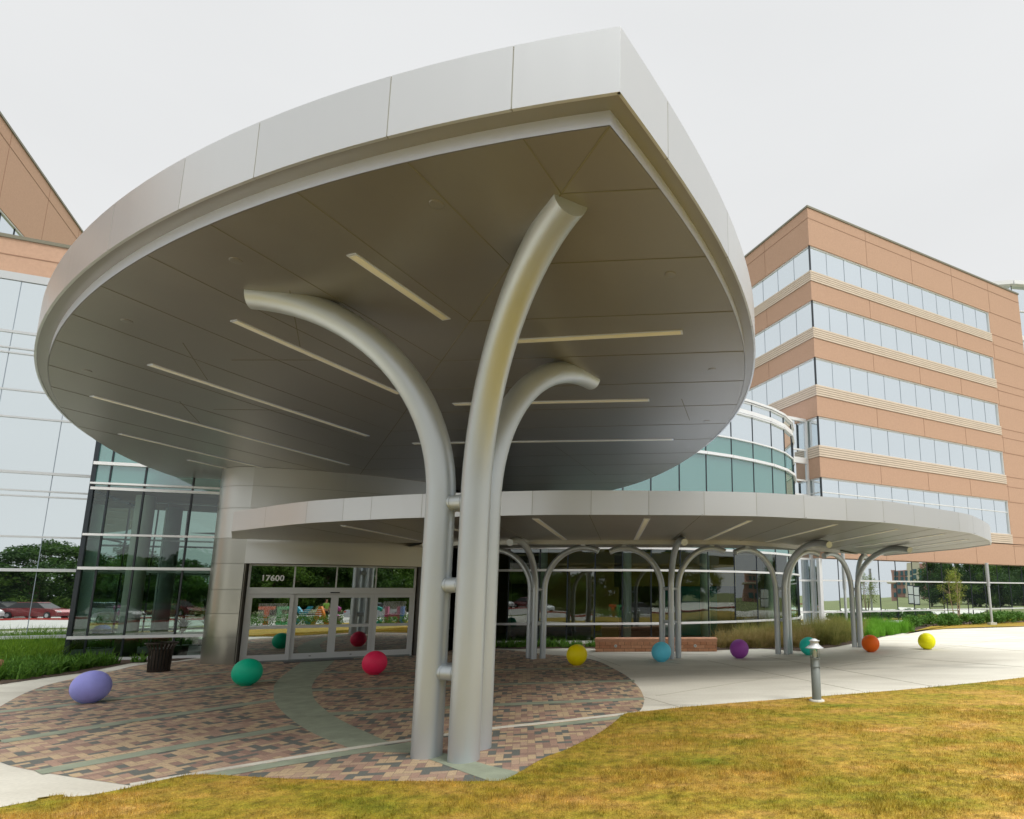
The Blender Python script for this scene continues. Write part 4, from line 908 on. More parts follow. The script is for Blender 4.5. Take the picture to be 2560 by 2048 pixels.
# ------------------------------------------------------------------ glass box left of the doors
gb = thing('corner_glass_box', 'projecting green tinted glass box left of the entrance doors', 'building')
BC = V(-18.25, 18.75, 0); BD = az(72.47)
bp_ = [BC + BD * u for u in (0, 0.46, 1.42, 2.78, 4.1)]
sidep = [BC + az(-24.5) * 9, BC + az(-24.5) * 6, BC + az(-24.5) * 3, BC]
lv = [0.02, 0.73, 2.90, 3.98, 5.45]
curtain(gb, bp_, lv, None, [GL_BOX] * 4, [(0.05, 0.09, 0.05), (0.73, 0.09, 0.10), (2.90, 0.09, 0.10), (3.98, 0.07, 0.10), (5.50, 0.09, 0.06), (5.66, 0.06, 0.12)], tilt=0.004, mdepth=0.09)
curtain(gb, bp_, [5.45, 6.33, 7.4, 9.4, 11], None, [GL_TEAL] * 4, [(6.33, 0.10, 0.1), (7.4, 0.1, 0.1), (9.4, 0.1, 0.1), (11, 0.2, 0.1)], tilt=0.004, mdepth=0.09)
curtain(gb, sidep, lv + [7.4, 9.4, 11], None, [GL_BOX] * 7, [0.73, 2.9, 3.98, 5.5, 7.4, 9.4], tilt=0.004, mdepth=0.09)
b = MB(); b.box((BC.x + 0.01, BC.y + 0.02, 5.5), 0.12, 0.12, 11, R(17)); b.build('corner_mullion', MULL_D, gb)
b = MB(); b.poly([(p.x, p.y, 11.0) for p in (bp_[0], bp_[-1], bp_[-1] + V(0, 8, 0), sidep[0])]); b.build('roof', ALU_IN, gb)
b = MB(); b.poly([(p.x, p.y, 5.45) for p in (bp_[0] + V(.1, .1, 0), bp_[-1] + V(0, .1, 0), bp_[-1] + V(0, 8, 0), sidep[0] + V(.1, 0, 0))]); b.build('floor_slab', INT_WALL, gb)
b = MB(); b.poly([(p.x, p.y, 0.004) for p in (bp_[0] + V(.1, .1, 0), bp_[-1] + V(0, .1, 0), bp_[-1] + V(0, 8, 0), sidep[0] + V(.1, 0, 0))]); b.build('floor', INT_FLOOR, gb)
b = MB(); wallq(b, (-22, 25.5), (-13.5, 25.5), 0, 11); wallq(b, (-14.3, 20.5), (-14.3, 26), 0, 11); b.build('back_wall', INT_DARK, gb)
b = MB(); b.box((-16.2, 23.5, 3.4), 3.4, 0.25, 1.2, R(17)); b.build('mustard_bulkhead', INT_MUST, gb)
p = BC + BD * 0.95 + V(-0.15, 0.95, 0); b = MB(); b.tube([(p.x, p.y, 0), (p.x, p.y, 5.44)], 0.27, 28); b.tube([(p.x, p.y, 0.0), (p.x, p.y, 0.62)], 0.30, 28, mi=1); b.build('interior_column', [INT_COL, INT_DARK], gb)

# ------------------------------------------------------------------ long glass wing at far left with tan top
lw_ = thing('left_wing', 'reflective glass wing with tan precast parapet at the left edge', 'building')
F0 = V(-19.95, 20.58, 0); FD = az(65.5); FN = V(FD.y, -FD.x, 0)
def fp(u, z=0): p = F0 + FD * u; return V(p.x, p.y, z)
us = [-9.6, -7.9, -6.2, -4.5, -2.83, -1.15, 0.55, 2.2, 3.9]
fpth = [fp(u) for u in us]
curtain(lw_, fpth, [0.1, 0.66, 2.9, 4.05, 5.4, 6.25, 8.2, 9.15, 10.55, 11.25, 13.15], None, GL_LEFT, [(0.1, 0.2, 0.06), (0.66, 0.10, 0.08), (2.90, 0.10, 0.08), (4.03, 0.06, 0.05), (5.43, 0.05, 0.05), (5.62, 0.05, 0.05), (6.25, 0.09, 0.06), (8.18, 0.06, 0.05), (9.15, 0.06, 0.05), (10.48, 0.05, 0.05), (10.66, 0.05, 0.05), (11.25, 0.09, 0.05), (13.3, 0.28, 0.06)], tilt=0.004, mm=MULL_S, hm=RAIL_G, mdepth=0.03)
b = MB(); b.prism([fp(-9.6)[:2], fp(3.9)[:2], (fp(3.9) - FN * 0.6)[:2], (fp(-9.6) - FN * 0.6)[:2]], 13.42, 14.72); b.build('parapet', PRECAST, lw_)
b = MB(); q1, q2 = fp(-9.6) + FN * 0.004, fp(3.9) + FN * 0.004; b.beam((q1.x, q1.y, 14.1), (q2.x, q2.y, 14.1), 0.02, 0.035)
b.build('panel_joint', PRECAST_J, lw_)
b = MB(); b.prism([(fp(-9.6) + FN * 0.05)[:2], (fp(3.9) + FN * 0.05)[:2], (fp(3.9) - FN * 0.65)[:2], (fp(-9.6) - FN * 0.65)[:2]], 14.72, 14.85); b.build('coping', COPING, lw_)
b = MB(); b.prism([(fp(-9.6) - FN * 0.6)[:2], (fp(3.9) - FN * 0.6)[:2], (fp(3.9) - FN * 12)[:2], (fp(-9.6) - FN * 12)[:2]], 0.0, 14.2); b.build('core', INT_DARK, lw_)
lt_ = thing('left_tan_tower', 'tan precast tower rising behind the glass wing at the left edge', 'building')
A0 = V(-38.11, 30.18, 0); AD = az(-28.0)
def ap(u, v=0, z=0): p = A0 + AD * u + V(-AD.y, AD.x, 0) * v; return V(p.x, p.y, z)
rect = [ap(-14), ap(16.5), ap(16.5, 20), ap(-14, 20)]
b = MB()
for zb, zt in ((0, 11), (12.8, 16.4), (18.3, 20.3), (22.6, 22.61), (25.0, 29.9)): b.prism([p[:2] for p in rect], zb, zt)
qw = on_vert(79, 594, A0, AD); uw = (qw - A0).x * AD.x + (qw - A0).y * AD.y
b.prism([ap(uw + .05)[:2], ap(16.5)[:2], ap(16.5, 20)[:2], ap(uw + .05, 20)[:2]], 11, 25.0) 
b.build('wall', PRECAST, lt_)
qw = on_vert(79, 594, A0, AD); uw = (qw - A0).x * AD.x + (qw - A0).y * AD.y
wp = [ap(uw - 1.78 * i, 0.12) for i in range(11)][::-1]
curtain(lt_, wp, [20.3, 25.0], None, GL_SKY, [(24.95, 0.1, 0.08), (20.35, 0.1, 0.06)], tilt=0.003)
b = MB(); b.prism([ap(-14.1, -0.06)[:2], ap(16.6, -0.06)[:2], ap(16.6, 20)[:2], ap(-14.1, 20)[:2]], 29.9, 30.05); b.build('coping', COPING, lt_)
b = MB(); q1, q2 = ap(-14, -0.004, 29.0), ap(16.5, -0.004, 29.0); b.beam(q1, q2, 0.02, 0.05)
for u in (1.5, 7.0, 12.2): b.beam(ap(u, -0.003, 25), ap(u, -0.003, 29.9), 0.02, 0.03)
b.build('panel_joints', PRECAST_J, lt_)

# ------------------------------------------------------------------ play balls
BALL_R = 0.303
balls = [((-10.73, 11.62), (0.33, 0.34, 0.82), 'lavender', 'by the left flower bed'), ((-9.21, 13.78), (0.0, 0.50, 0.29), 'emerald green', 'in front of the left door jamb'), ((-7.15, 15.6), (0.88, 0.025, 0.11), 'raspberry red', 'in front of the sliding doors'),
         ((-2.16, 17.55), (1.0, 0.80, 0.0), 'golden yellow', 'at the edge of the brick paving'), ((0.32, 18.42), (0.15, 0.72, 0.97), 'sky blue', 'in front of the sandstone bench'), ((2.85, 19.35), (0.36, 0.08, 0.44), 'purple', 'in front of the tawny grasses'),
         ((5.35, 20.33), (0.03, 0.75, 0.62), 'turquoise', 'half hidden behind the lamp bollard'), ((7.83, 21.37), (1.0, 0.16, 0.006), 'orange', 'beside the farthest branching column'), ((10.27, 22.31), (0.90, 0.88, 0.0), 'lime yellow', 'alone on the open concrete at the right')]
for i, ((x, y), c, nm, wh) in enumerate(balls):
    m = mat('ball_' + nm.replace(' ', '_'), c, rough=0.5, var=0.06, vscale=4, bump=0.06, bscale=60, spec=0.35)
    b = MB(); prof = []
    for k in range(33):
        a = -PI / 2 + PI * k / 32; z = BALL_R + BALL_R * math.sin(a)
        if z < 0.018: continue
        prof.append((max(0.0005, BALL_R * math.cos(a)), z - 0.014))
    prof = [(0.09, 0.0)] + prof; prof[0] = (prof[1][0] * 0.97, 0.0)
    b.lathe(prof, (x, y, 0.004), 48)
    o = b.build('play_ball', m); tag(o, f'big {nm} ball {wh}', 'ball', 'coloured balls in a row along the entrance')

# ------------------------------------------------------------------ bench wall
def bench(x0, x1, y, label, h=0.47, d=0.55, lights=()):
    t = thing('stone_bench', label, 'bench', ((x0 + x1) / 2, y, 0))
    b = MB(); hh_ = h - 0.13; b.prism([(x0 + .02, y - d / 2), (x1 - 0.02, y - d / 2), (x1 - 0.02, y + d / 2), (x0 + .02, y + d / 2)], 0, hh_); b.build('base', STONE, t)
    b = MB(); r_ = 0.045; n_ = 5; pr = [(-d / 2 - .015, hh_)]
    for k in range(n_ + 1): a = PI - PI / 2 * k / n_; pr.append((-d / 2 - .015 + r_ + r_ * math.cos(a), h - r_ + r_ * math.sin(a)))
    for k in range(n_ + 1): a = PI / 2 - PI / 2 * k / n_; pr.append((d / 2 + .015 - r_ + r_ * math.cos(a), h - r_ + r_ * math.sin(a)))
    pr.append((d / 2 + .015, hh_)); n = len(pr)
    vs = [(x0, y + p[0], p[1]) for p in pr] + [(x1, y + p[0], p[1]) for p in pr]
    b.add(vs, [(i, i + 1, n + i + 1, n + i) for i in range(n - 1)] + [tuple(range(n)), tuple(range(n, 2 * n))[::-1], (n - 1, 0, n, 2 * n - 1)]); b.build('cap', STONE_TOP, t)
    for lx in lights:
        b = MB(); seg = 20; vs = []
        for rr__, yy in ((0.055, 0), (0.055, -0.02), (0.04, -0.025), (0.012, -0.012)):
            for k in range(seg): a = 2 * PI * k / seg; vs.append((lx + rr__ * math.cos(a), y - d / 2 + yy, 0.20 + rr__ * math.sin(a)))
        b.add(vs, [(i * seg + k, i * seg + (k + 1) % seg, (i + 1) * seg + (k + 1) % seg, (i + 1) * seg + k) for i in range(3) for k in range(seg)], 0, True); b.add(vs[-seg:], [tuple(range(seg))], 1); b.build('round_light', [LAMPW, BLACK], t)
bench(-2.02, 2.40, 21.92, 'low reddish sandstone bench wall behind the sky blue ball', lights=(-1.27, 1.60))
bench(-18.0, -16.02, 14.62, 'end of a sandstone bench wall at the left edge by the flower bed', h=0.47)

# ------------------------------------------------------------------ litter bin
tb = thing('litter_bin', 'dark bronze slatted litter bin with flared rim', 'litter bin', (-13.28, 16.28, 0))
cx_, cy_ = -13.28, 16.28
def rprof(t):   # radius up the height
    return 0.245 + 0.02 * t + (0.09 * max(0, (t - 0.72) / 0.28) ** 1.6)
sl_ = MB(); ns = 22
for k in range(ns):
    a = 2 * PI * k / ns; ca, sa = math.cos(a), math.sin(a); hw = 0.022; vs = []
    for j in range(9):
        t = j / 8; r_ = rprof(t); z = 0.05 + 0.70 * t
        for s_, dr_ in ((-1, 0), (1, 0), (1, -0.008), (-1, -0.008)): vs.append((cx_ + (r_ + dr_) * ca - s_ * hw * sa, cy_ + (r_ + dr_) * sa + s_ * hw * ca, z))
    sl_.add(vs, [(4 * j + i, 4 * j + (i + 1) % 4, 4 * j + 4 + (i + 1) % 4, 4 * j + 4 + i) for j in range(8) for i in range(4)])
sl_.build('slats', BRONZE, tb)
def torus(b, r_, z, tr, n=40, m_=8, c=(0, 0)):
    path = [(c[0] + r_ * math.cos(2 * PI * k / n), c[1] + r_ * math.sin(2 * PI * k / n), z) for k in range(n + 1)]; b.tube(path, tr, m_, caps=False)
b = MB(); torus(b, 0.355, 0.755, 0.016, c=(cx_, cy_)); torus(b, 0.25, 0.52, 0.008, c=(cx_, cy_)); b.build('rim', BRONZE, tb)
b = MB(); b.tube([(cx_, cy_, 0.0), (cx_, cy_, 0.055)], 0.252, 32); b.build('base', BRONZE, tb)
b = MB(); b.tube([(cx_, cy_, 0.05), (cx_, cy_, 0.60)], 0.21, 28); b.build('liner', BLACK, tb)

# ------------------------------------------------------------------ lamp bollard
lx, ly = 3.14, 11.52
lb = thing('lamp_bollard', 'grey lamp bollard with conical cap standing on the lawn edge', 'lamp', (lx, ly, 0))
b = MB(); b.lathe([(0.14, 0.0), (0.14, 0.045), (0.12, 0.055), (0.085, 0.055)], (lx, ly, 0.0), 32); b.build('footing', CONC, lb)
b = MB(); b.lathe([(0.085, 0.05), (0.085, 0.64), (0.076, 0.645), (0.076, 0.80), (0.07, 0.81)], (lx, ly, 0), 36); b.build('post', LAMPG, lb)
b = MB(); b.lathe([(0.060, 0.81), (0.062, 0.83), (0.060, 1.0)], (lx, ly, 0), 30); b.build('lens', GL_CLEAR, lb)
b = MB(); b.lathe([(0.022, 0.81), (0.022, 0.84), (0.03, 0.87), (0.03, 0.93), (0.015, 0.97)], (lx, ly, 0), 16); b.build('lamp_bulb', WHITE_L, lb)
b = MB(); b.lathe([(0.17, 0.995), (0.172, 1.003), (0.145, 1.018), (0.095, 1.055), (0.078, 1.085), (0.076, 1.12), (0.10, 1.125), (0.10, 1.14), (0.07, 1.145), (0.05, 1.165), (0.02, 1.175), (0.001, 1.176)], (lx, ly, 0), 36)
b.lathe([(0.17, 0.995), (0.06, 0.999)], (lx, ly, 0), 36); b.build('cap', LAMPW, lb)
b = MB()
for z in (0.66, 0.812): torus(b, 0.092, z, 0.007, n=28, m_=6, c=(lx, ly))
for k in range(4):
    a = PI / 4 + k * PI / 2; x_, y_ = lx + 0.093 * math.cos(a), ly + 0.093 * math.sin(a); b.tube([(x_, y_, 0.62), (x_, y_, 1.0)], 0.006, 8)
b.build('guard', LAMPG, lb)

# ------------------------------------------------------------------ light columns
def light_column(x, y, h, label, head0):
    t = thing('light_column', label, 'lamp post', (x, y, 0), 'slim light columns in the planting')
    b = MB(); b.box((x, y, 0.09), 0.42, 0.42, 0.18); b.build('footing', CONC, t)
    b = MB(); b.tube([(x, y, 0.15), (x, y, head0)], 0.075, 20); b.build('shaft', LAMPW, t)
    b = MB(); n = int((h - head0) / 0.07)
    b.tube([(x, y, head0), (x, y, h - 0.04)], 0.085, 20)
    for k in range(n): b.tube([(x, y, head0 + k * 0.07), (x, y, head0 + k * 0.07 + 0.04)], 0.115, 20)
    b.tube([(x, y, h - 0.05), (x, y, h)], 0.125, 20)
    b.build('louvred_head', LAMPW, t)
light_column(22.73, 39.72, 4.12, 'white light column on the turf strip at the right edge', 2.6)
light_column(11.03, 33.6, 4.5, 'louvred white light column behind the farthest branching column', 2.35)

# ------------------------------------------------------------------ planting
G_DARK = leaf_mat('border_grass_leaf', (0.03, 0.10, 0.010), (0.17, 0.34, 0.045), vscale=9)
G_TALL = leaf_mat('tall_grass_leaf', (0.05, 0.14, 0.008), (0.20, 0.34, 0.025), vscale=6)
G_TAWNY = leaf_mat('tawny_grass_leaf', (0.24, 0.22, 0.06), (0.58, 0.44, 0.20), vscale=5)
G_OLIVE = leaf_mat('olive_grass_leaf', (0.14, 0.17, 0.035), (0.42, 0.39, 0.12), vscale=4)
G_BRIGHT = leaf_mat('bright_grass_leaf', (0.10, 0.27, 0.015), (0.20, 0.45, 0.04), vscale=4)
G_SHRUB = leaf_mat('shrub_leaf', (0.05, 0.13, 0.02), (0.14, 0.30, 0.05), vscale=6)
G_YEL = leaf_mat('yellow_flower', (0.25, 0.36, 0.02), (0.75, 0.58, 0.02), vscale=14)
G_TREE = leaf_mat('tree_leaf', (0.018, 0.055, 0.010), (0.075, 0.15, 0.022), vscale=0.8)
G_TREE2 = leaf_mat('light_tree_leaf', (0.05, 0.12, 0.012), (0.13, 0.22, 0.03), vscale=0.9)
G_YOUNG = leaf_mat('young_tree_leaf', (0.16, 0.22, 0.035), (0.30, 0.36, 0.06), vscale=4)
def clumps(name, poly, ncl, per, spread, h, wd, lean, m, seg=5, base=0.01, label=None, cat='plants', hv=0.3, hull=None):
    xs = [p[0] for p in poly]; ys = [p[1] for p in poly]; C = []
    while len(C) < ncl:
        x = rng.uniform(min(xs), max(xs), 400); y = rng.uniform(min(ys), max(ys), 400); k = inpoly(x, y, poly)
        C += list(zip(x[k], y[k]))
    C = np.array(C[:ncl]); P = np.repeat(C, per, 0) + rng.normal(0, spread, (ncl * per, 2))
    hh_ = np.repeat(h * rng.uniform(1 - hv, 1 + hv, ncl), per) * rng.uniform(0.6, 1.1, ncl * per)
    o = blades_mesh(name, P, hh_, wd, lean, m, base=base, seg=seg)
    tag(o, label, cat, kind='stuff'); return o
tl = [tuple(at(x, y)[:2]) for x, y in ((0, 1706), (60, 1700), (130, 1688), (200, 1678), (262, 1666), (330, 1655))]
clumps('border_grass', tl + [(-15.1, 18.5), (-16.2, 18.3), (-17.3, 17.3), (-18.0, 15.6), (-18.5, 14.0)], 300, 22, 0.05, 0.36, 0.045, 1.0, G_DARK, label='low arching dark green border grass edging the paving at the left')
clumps('tall_grass', [(-24, 14.5), (-19.2, 15.0), (-17.9, 16.4), (-17.6, 18.0), (-18.2, 18.6), (-20.2, 20.3), (-25, 18.5)], 340, 70, 0.07, 0.66, 0.018, 0.8, G_TALL, label='taller green grass in front of the left glass wing')
clumps('border_grass', [(-7.3, 23.4), (-4.6, 23.3), (-2.15, 23.2), (-2.15, 24.6), (-7.3, 24.8)], 130, 22, 0.05, 0.26, 0.035, 1.0, G_DARK, label='low dark green border grass under the lobby glass left of the bench')
clumps('tawny_grass', [(2.6, 22.5), (4.3, 23.0), (5.4, 22.9), (6.6, 23.7), (6.0, 25.0), (4.5, 24.8), (2.6, 23.6)], 95, 110, 0.07, 0.66, 0.010, 0.8, G_TAWNY, label='tawny feathery ornamental grass behind the purple ball')
clumps('olive_grass', [(6.0, 24.0), (7.4, 24.0), (9.4, 27.0), (10.6, 29.4), (9.8, 31), (7.6, 29.0), (5.6, 26.6), (2.4, 24.4), (0.5, 24.3), (3, 24.2)], 190, 90, 0.09, 0.85, 0.011, 0.75, G_OLIVE, label='olive ornamental grasses in front of the curved lobby glass')
clumps('bright_grass', [tuple(p) for p in ((9.9, 27.2), (11.4, 29.2), (13.2, 31.3), (14.6, 33.0), (13.4, 34.8), (11.2, 33.2), (9.4, 30.6))], 190, 90, 0.08, 0.62, 0.014, 0.7, G_BRIGHT, label='bright green strappy grass behind the orange ball')
def leaf_cloud(name, centers, rad, n, size, m, parent=None, flat=1.0):
    centers = np.array(centers); k = rng.integers(0, len(centers), n); d = rng.normal(0, 1, (n, 3)); d /= np.linalg.norm(d, axis=1, keepdims=True)
    rr = np.broadcast_to(rad, len(centers))[k] * rng.random(n) ** 0.4; P = centers[k] + d * rr[:, None] * np.array([1, 1, flat])
    a = rng.normal(0, 1, (n, 3)); a /= np.linalg.norm(a, axis=1, keepdims=True); b_ = np.cross(a, rng.normal(0, 1, (n, 3))); b_ /= np.linalg.norm(b_, axis=1, keepdims=True)
    s_ = size * rng.uniform(0.6, 1.3, n)[:, None]
    vs = np.stack([P - a * s_, P + b_ * s_ * 0.45, P + a * s_, P - b_ * s_ * 0.45], 1).reshape(-1, 3)
    me = bpy.data.meshes.new(name); me.vertices.add(len(vs)); me.vertices.foreach_set('co', vs.astype(np.float32).ravel()); me.loops.add(4 * n); me.loops.foreach_set('vertex_index', np.arange(4 * n, dtype=np.int32))
    me.polygons.add(n); me.polygons.foreach_set('loop_start', (np.arange(n) * 4).astype(np.int32)); me.polygons.foreach_set('loop_total', np.full(n, 4, np.int32)); me.update(calc_edges=True); me.materials.append(m)
    o = bpy.data.objects.new(name, me); COL.objects.link(o)
    if parent: o.parent = parent
    return o
# hedge of shrubs on the right, yellow flowers
for i, (px, py) in enumerate([(2290 + 26 * k, 1571 - 1.1 * k) for k in range(12)]):
    p = at(px, py); p += V(0.5, 1.4, 0) if i else V(0, 0, 0)
    t = thing('shrub', ['rounded glossy green shrub', 'leafy green shrub'][i % 2] + (' in the hedge row under the right ground floor glass'), 'shrub', (p.x, p.y, 0), 'shrub hedge along the right glass wall')
    cs = [(rng.uniform(-0.55, 0.55), rng.uniform(-0.4, 0.4), rng.uniform(0.25, 0.6)) for _ in range(7)]
    leaf_cloud('foliage', cs, 0.3, 1100, 0.075, G_SHRUB, t); b = MB()
    for c in cs[:4]: b.tube([(0, 0, 0), (c[0] * 0.6, c[1] * 0.6, c[2] * 0.7)], 0.012, 6)
    o = b.build('stem', BARK); o.parent = t
shr = [o for o in bpy.data.objects if o.name.startswith('shrub') and o.parent is None]
ORD = ['first', 'second', 'third', 'fourth', 'fifth', 'sixth', 'seventh', 'eighth', 'ninth', 'tenth', 'eleventh', 'twelfth']
shr.sort(key=lambda o: o.location.x)
for i, o in enumerate(shr): o['label'] = f'glossy green shrub, {ORD[i]} from the left in the hedge under the right wing glass'
q = at(2500, 1558)
yc = [(q.x - 0.8 + 1.6 * t_ + rng.uniform(-.3, .3), q.y + 0.5 + 1.1 * t_ + rng.uniform(-.3, .3), 0.16 + rng.uniform(0, .12)) for t_ in np.linspace(0, 3, 40)]
o = leaf_cloud('yellow_flowers', yc, 0.22, 3200, 0.05, G_YEL); tag(o, 'strip of yellow bedding flowers beside the white light column', 'flowers', kind='stuff')
# young tree with stakes
tp_ = at(2392, 1563)
yt = thing('young_tree', 'thin young multi stem tree with sparse yellow green leaves', 'tree', (tp_.x, tp_.y, 0))
b = MB(); cs = []
for k, (dx, dy) in enumerate(((-0.15, 0), (0.22, 0.1), (0.05, -0.1))):
    path = [(dx, dy, 0), (dx * 1.3 + 0.03, dy, 0.9), (dx * 2.0, dy * 2, 1.9), (dx * 2.6 + 0.05, dy * 2, 3.0)]; b.tube(path, [0.035, 0.03, 0.022, 0.008], 8)
    for j in range(16):
        z = 1.0 + 2.3 * rng.random(); a = rng.uniform(0, 2 * PI); r_ = rng.uniform(0.2, 0.95) * (1 - abs(z - 1.9) / 2.2); e = (dx * 2 + r_ * math.cos(a), dy * 2 + r_ * math.sin(a), z + 0.35)
        b.tube([(dx * 1.8, dy * 1.8, z - 0.1), e], [0.008, 0.003], 5, caps=False); cs.append(e)
o = b.build('trunk', BARK_Y); o.parent = yt
leaf_cloud('crown', cs, 0.26, 2600, 0.045, G_YOUNG, yt)
for (px, py, lab) in ((2373, 1565, 'dark tree stake left of the thin young tree'), (2425, 1563, 'dark tree stake right of the thin young tree')):
    p = at(px, py); b = MB(); b.tube([(p.x, p.y, 0), (p.x, p.y, 1.75)], 0.03, 8); tag(b.build('tree_stake', BLACK), lab, 'stake', 'stakes around the young tree')

# indoor plants
ip = thing('indoor_plant', 'dark leafy potted plant inside the curved lobby glass', 'plant', (4.5, 28.9, 0))
leaf_cloud('foliage', [(0, 0, 1.35), (0.3, 0.1, 1.5), (-0.3, 0, 1.45), (0, 0.2, 1.7)], 0.38, 1600, 0.09, G_TREE, ip)
b = MB(); b.tube([(-0.2, 0, 0), (-0.2, 0, 0.75)], [0.22, 0.28], 16); b.tube([(0, 0, 0.7), (0, 0, 1.3)], 0.03, 8); o = b.build('planter', BLACK); o.parent = ip
ip = thing('indoor_palm', 'dark spiky potted palm inside the left glass box', 'plant', (-16.15, 20.6, 0))
P = np.zeros((90, 2)) + rng.normal(0, 0.03, (90, 2)); blades_mesh('fronds', P, rng.uniform(0.5, 0.9, 90), 0.05, 1.0, G_TREE, base=1.35, seg=5, parent=ip)
P = np.zeros((60, 2)) + rng.normal(0, 0.03, (60, 2)); blades_mesh('fronds', P, rng.uniform(0.4, 0.6, 60), 0.05, 1.0, G_TREE, base=0.8, seg=5, parent=ip)
b = MB(); b.tube([(0, 0, 0), (0, 0, 0.35)], [0.2, 0.24], 16); b.tube([(0, 0, 0.3), (0, 0, 1.5)], 0.035, 8); o = b.build('planter', BLACK); o.parent = ip

# ------------------------------------------------------------------ what stands behind the camera (mirrored in the glass)
def mirror(P, A, a):
    D = az(a); n = V(-D.y, D.x, 0); v = v2(P) - v2(A); return v2(P) - n * (2 * v.dot(n))
def make_tree(h, cw, m, n, lab):
    t = thing('roadside_tree', lab, 'tree', (0, 0, 0), 'trees across the driveway'); b = MB(); cs = []; rd = []
    b.tube([(0, 0, 0), (0.1, 0, h * 0.3), (0, 0.1, h * 0.62)], [0.2, 0.15, 0.07], 10)
    for k in range(60):
        z = h * rng.uniform(0.10, 0.93); f = max(0.25, math.sin(PI * min(0.97, (z / h + 0.12) / 1.06)) ** 0.7); a = rng.uniform(0, 2 * PI); r_ = cw * f * math.sqrt(rng.uniform(0.05, 1.0))
        e = (r_ * math.cos(a), r_ * math.sin(a), z); cs.append(e); rd.append(rng.uniform(0.7, 1.3) * cw / 3.6)
        if k % 3 == 0: b.tube([(0, 0, z * 0.6), (e[0] * 0.5, e[1] * 0.5, z * 0.85), e], [0.06, 0.04, 0.012], 6, caps=False)
    o = b.build('trunk', BARK); o.parent = t
    leaf_cloud('crown', cs, rd, n, 0.17, m, t, 0.8); return t
protos = [make_tree(8.6, 3.8, G_TREE, 17000, 'dark broad leaved tree across the driveway, seen in the glass'), make_tree(7.2, 3.3, G_TREE2, 14000, 'lighter green tree across the driveway, seen in the glass'), make_tree(9.8, 4.0, G_TREE, 18000, 'tall dark tree across the driveway, seen in the glass')]
spots = []
for k in range(19): spots.append((-62 + 5.6 * k + rng.uniform(-1.2, 1.2), -29 - 0.1 * abs(k - 9) ** 1.5 + rng.uniform(-1.5, 1.5)))
for k in range(16): spots.append((-60 + 7 * k + rng.uniform(-1.5, 1.5), -37 + rng.uniform(-2, 2)))
MC = V(-27.6, 50.7, 0)       # the camera mirrored in the right glass wall, used to aim what that wall shows
def seen(px_, dist, z=0.0): q_ = mirror(at(px_, 1520), T0 - TL * -0.5, 61.37); d_ = (q_ - MC).normalized(); return MC + d_ * dist + V(0, 0, z)
for k in range(15): spots.append(tuple((seen(2350 + 26 * k, 118 + rng.uniform(-4, 10)) + V(rng.uniform(-1, 1), rng.uniform(-1, 1), 0))[:2]))
for k in range(10): spots.append((50 + 4.6 * k, -34 + 2.0 * k))
for k in range(7): spots.append((-80 - 3 * k, -18 + 6 * k))
used = set()
WH = ['wood edge behind the driveway', 'second row of the wood behind the driveway', 'far right wood edge']
for i, (x, y) in enumerate(spots):
    k = i % 3; p = protos[k]; o = p if k not in used else copy_tree(p); used.add(k)
    o.location = (x, y, -0.05); o.rotation_euler = (0, 0, rng.uniform(0, 6.28)); s_ = rng.uniform(0.85, 1.15); o.scale = (s_ * 1.25, s_ * 1.25, s_ * 0.80) if x < -4 else (s_, s_, s_)
    if x < -4: o.location.y -= 9
cl = [(x + rng.uniform(-.6, .6), -33 + 0.12 * max(0, x) + rng.uniform(-1.5, 1.5), 0.6 + rng.uniform(0, .8)) for x in np.linspace(-60, 50, 160)]
o = leaf_cloud('hedge_growth', cl, 0.9, 30000, 0.11, G_TREE2, None, 0.7); tag(o, 'leafy undergrowth along the far side of the driveway', 'shrubs', kind='stuff')
cl = []
for px_ in np.linspace(560, 1060, 70):
    p = mirror(at(px_, 1563), DLp, 61.5); cl.append((p.x + rng.uniform(-.7, .7), p.y + rng.uniform(-.7, .7), 0.15 + rng.uniform(0, .4)))
o = leaf_cloud('letter_bed_plants', cl, 0.45, 7000, 0.06, G_SHRUB, None, 0.8); tag(o, 'green bedding plants round the big coloured letters', 'plants', kind='stuff')
# big coloured letters, read from the street side and seen mirrored in the doors
for ch, px_, c in (('T', 645, (0.80, 0.12, 0.01)), ('E', 688, (0.12, 0.50, 0.20)), ('X', 733, (0.02, 0.35, 0.50)), ('A', 778, (0.80, 0.25, 0.02)), ('S', 822, (0.45, 0.05, 0.30)), ('C', 910, (0.0, 0.32, 0.28)), ('H', 958, (0.40, 0.01, 0.12)), ('I', 996, (0.05, 0.16, 0.50))):
    p = mirror(at(px_, 1561), DLp, 61.5); m = mat('letter_paint_' + ch, c, rough=0.5)
    o = text_obj(ch, 1.8, p, R(57), 'sign_letter', m, None, ext=0.12, bold=0.03)
    tag(o, f'big coloured letter {ch} standing in the bed across the lawn, mirrored in the doors', 'letter', 'big coloured letters across the lawn')
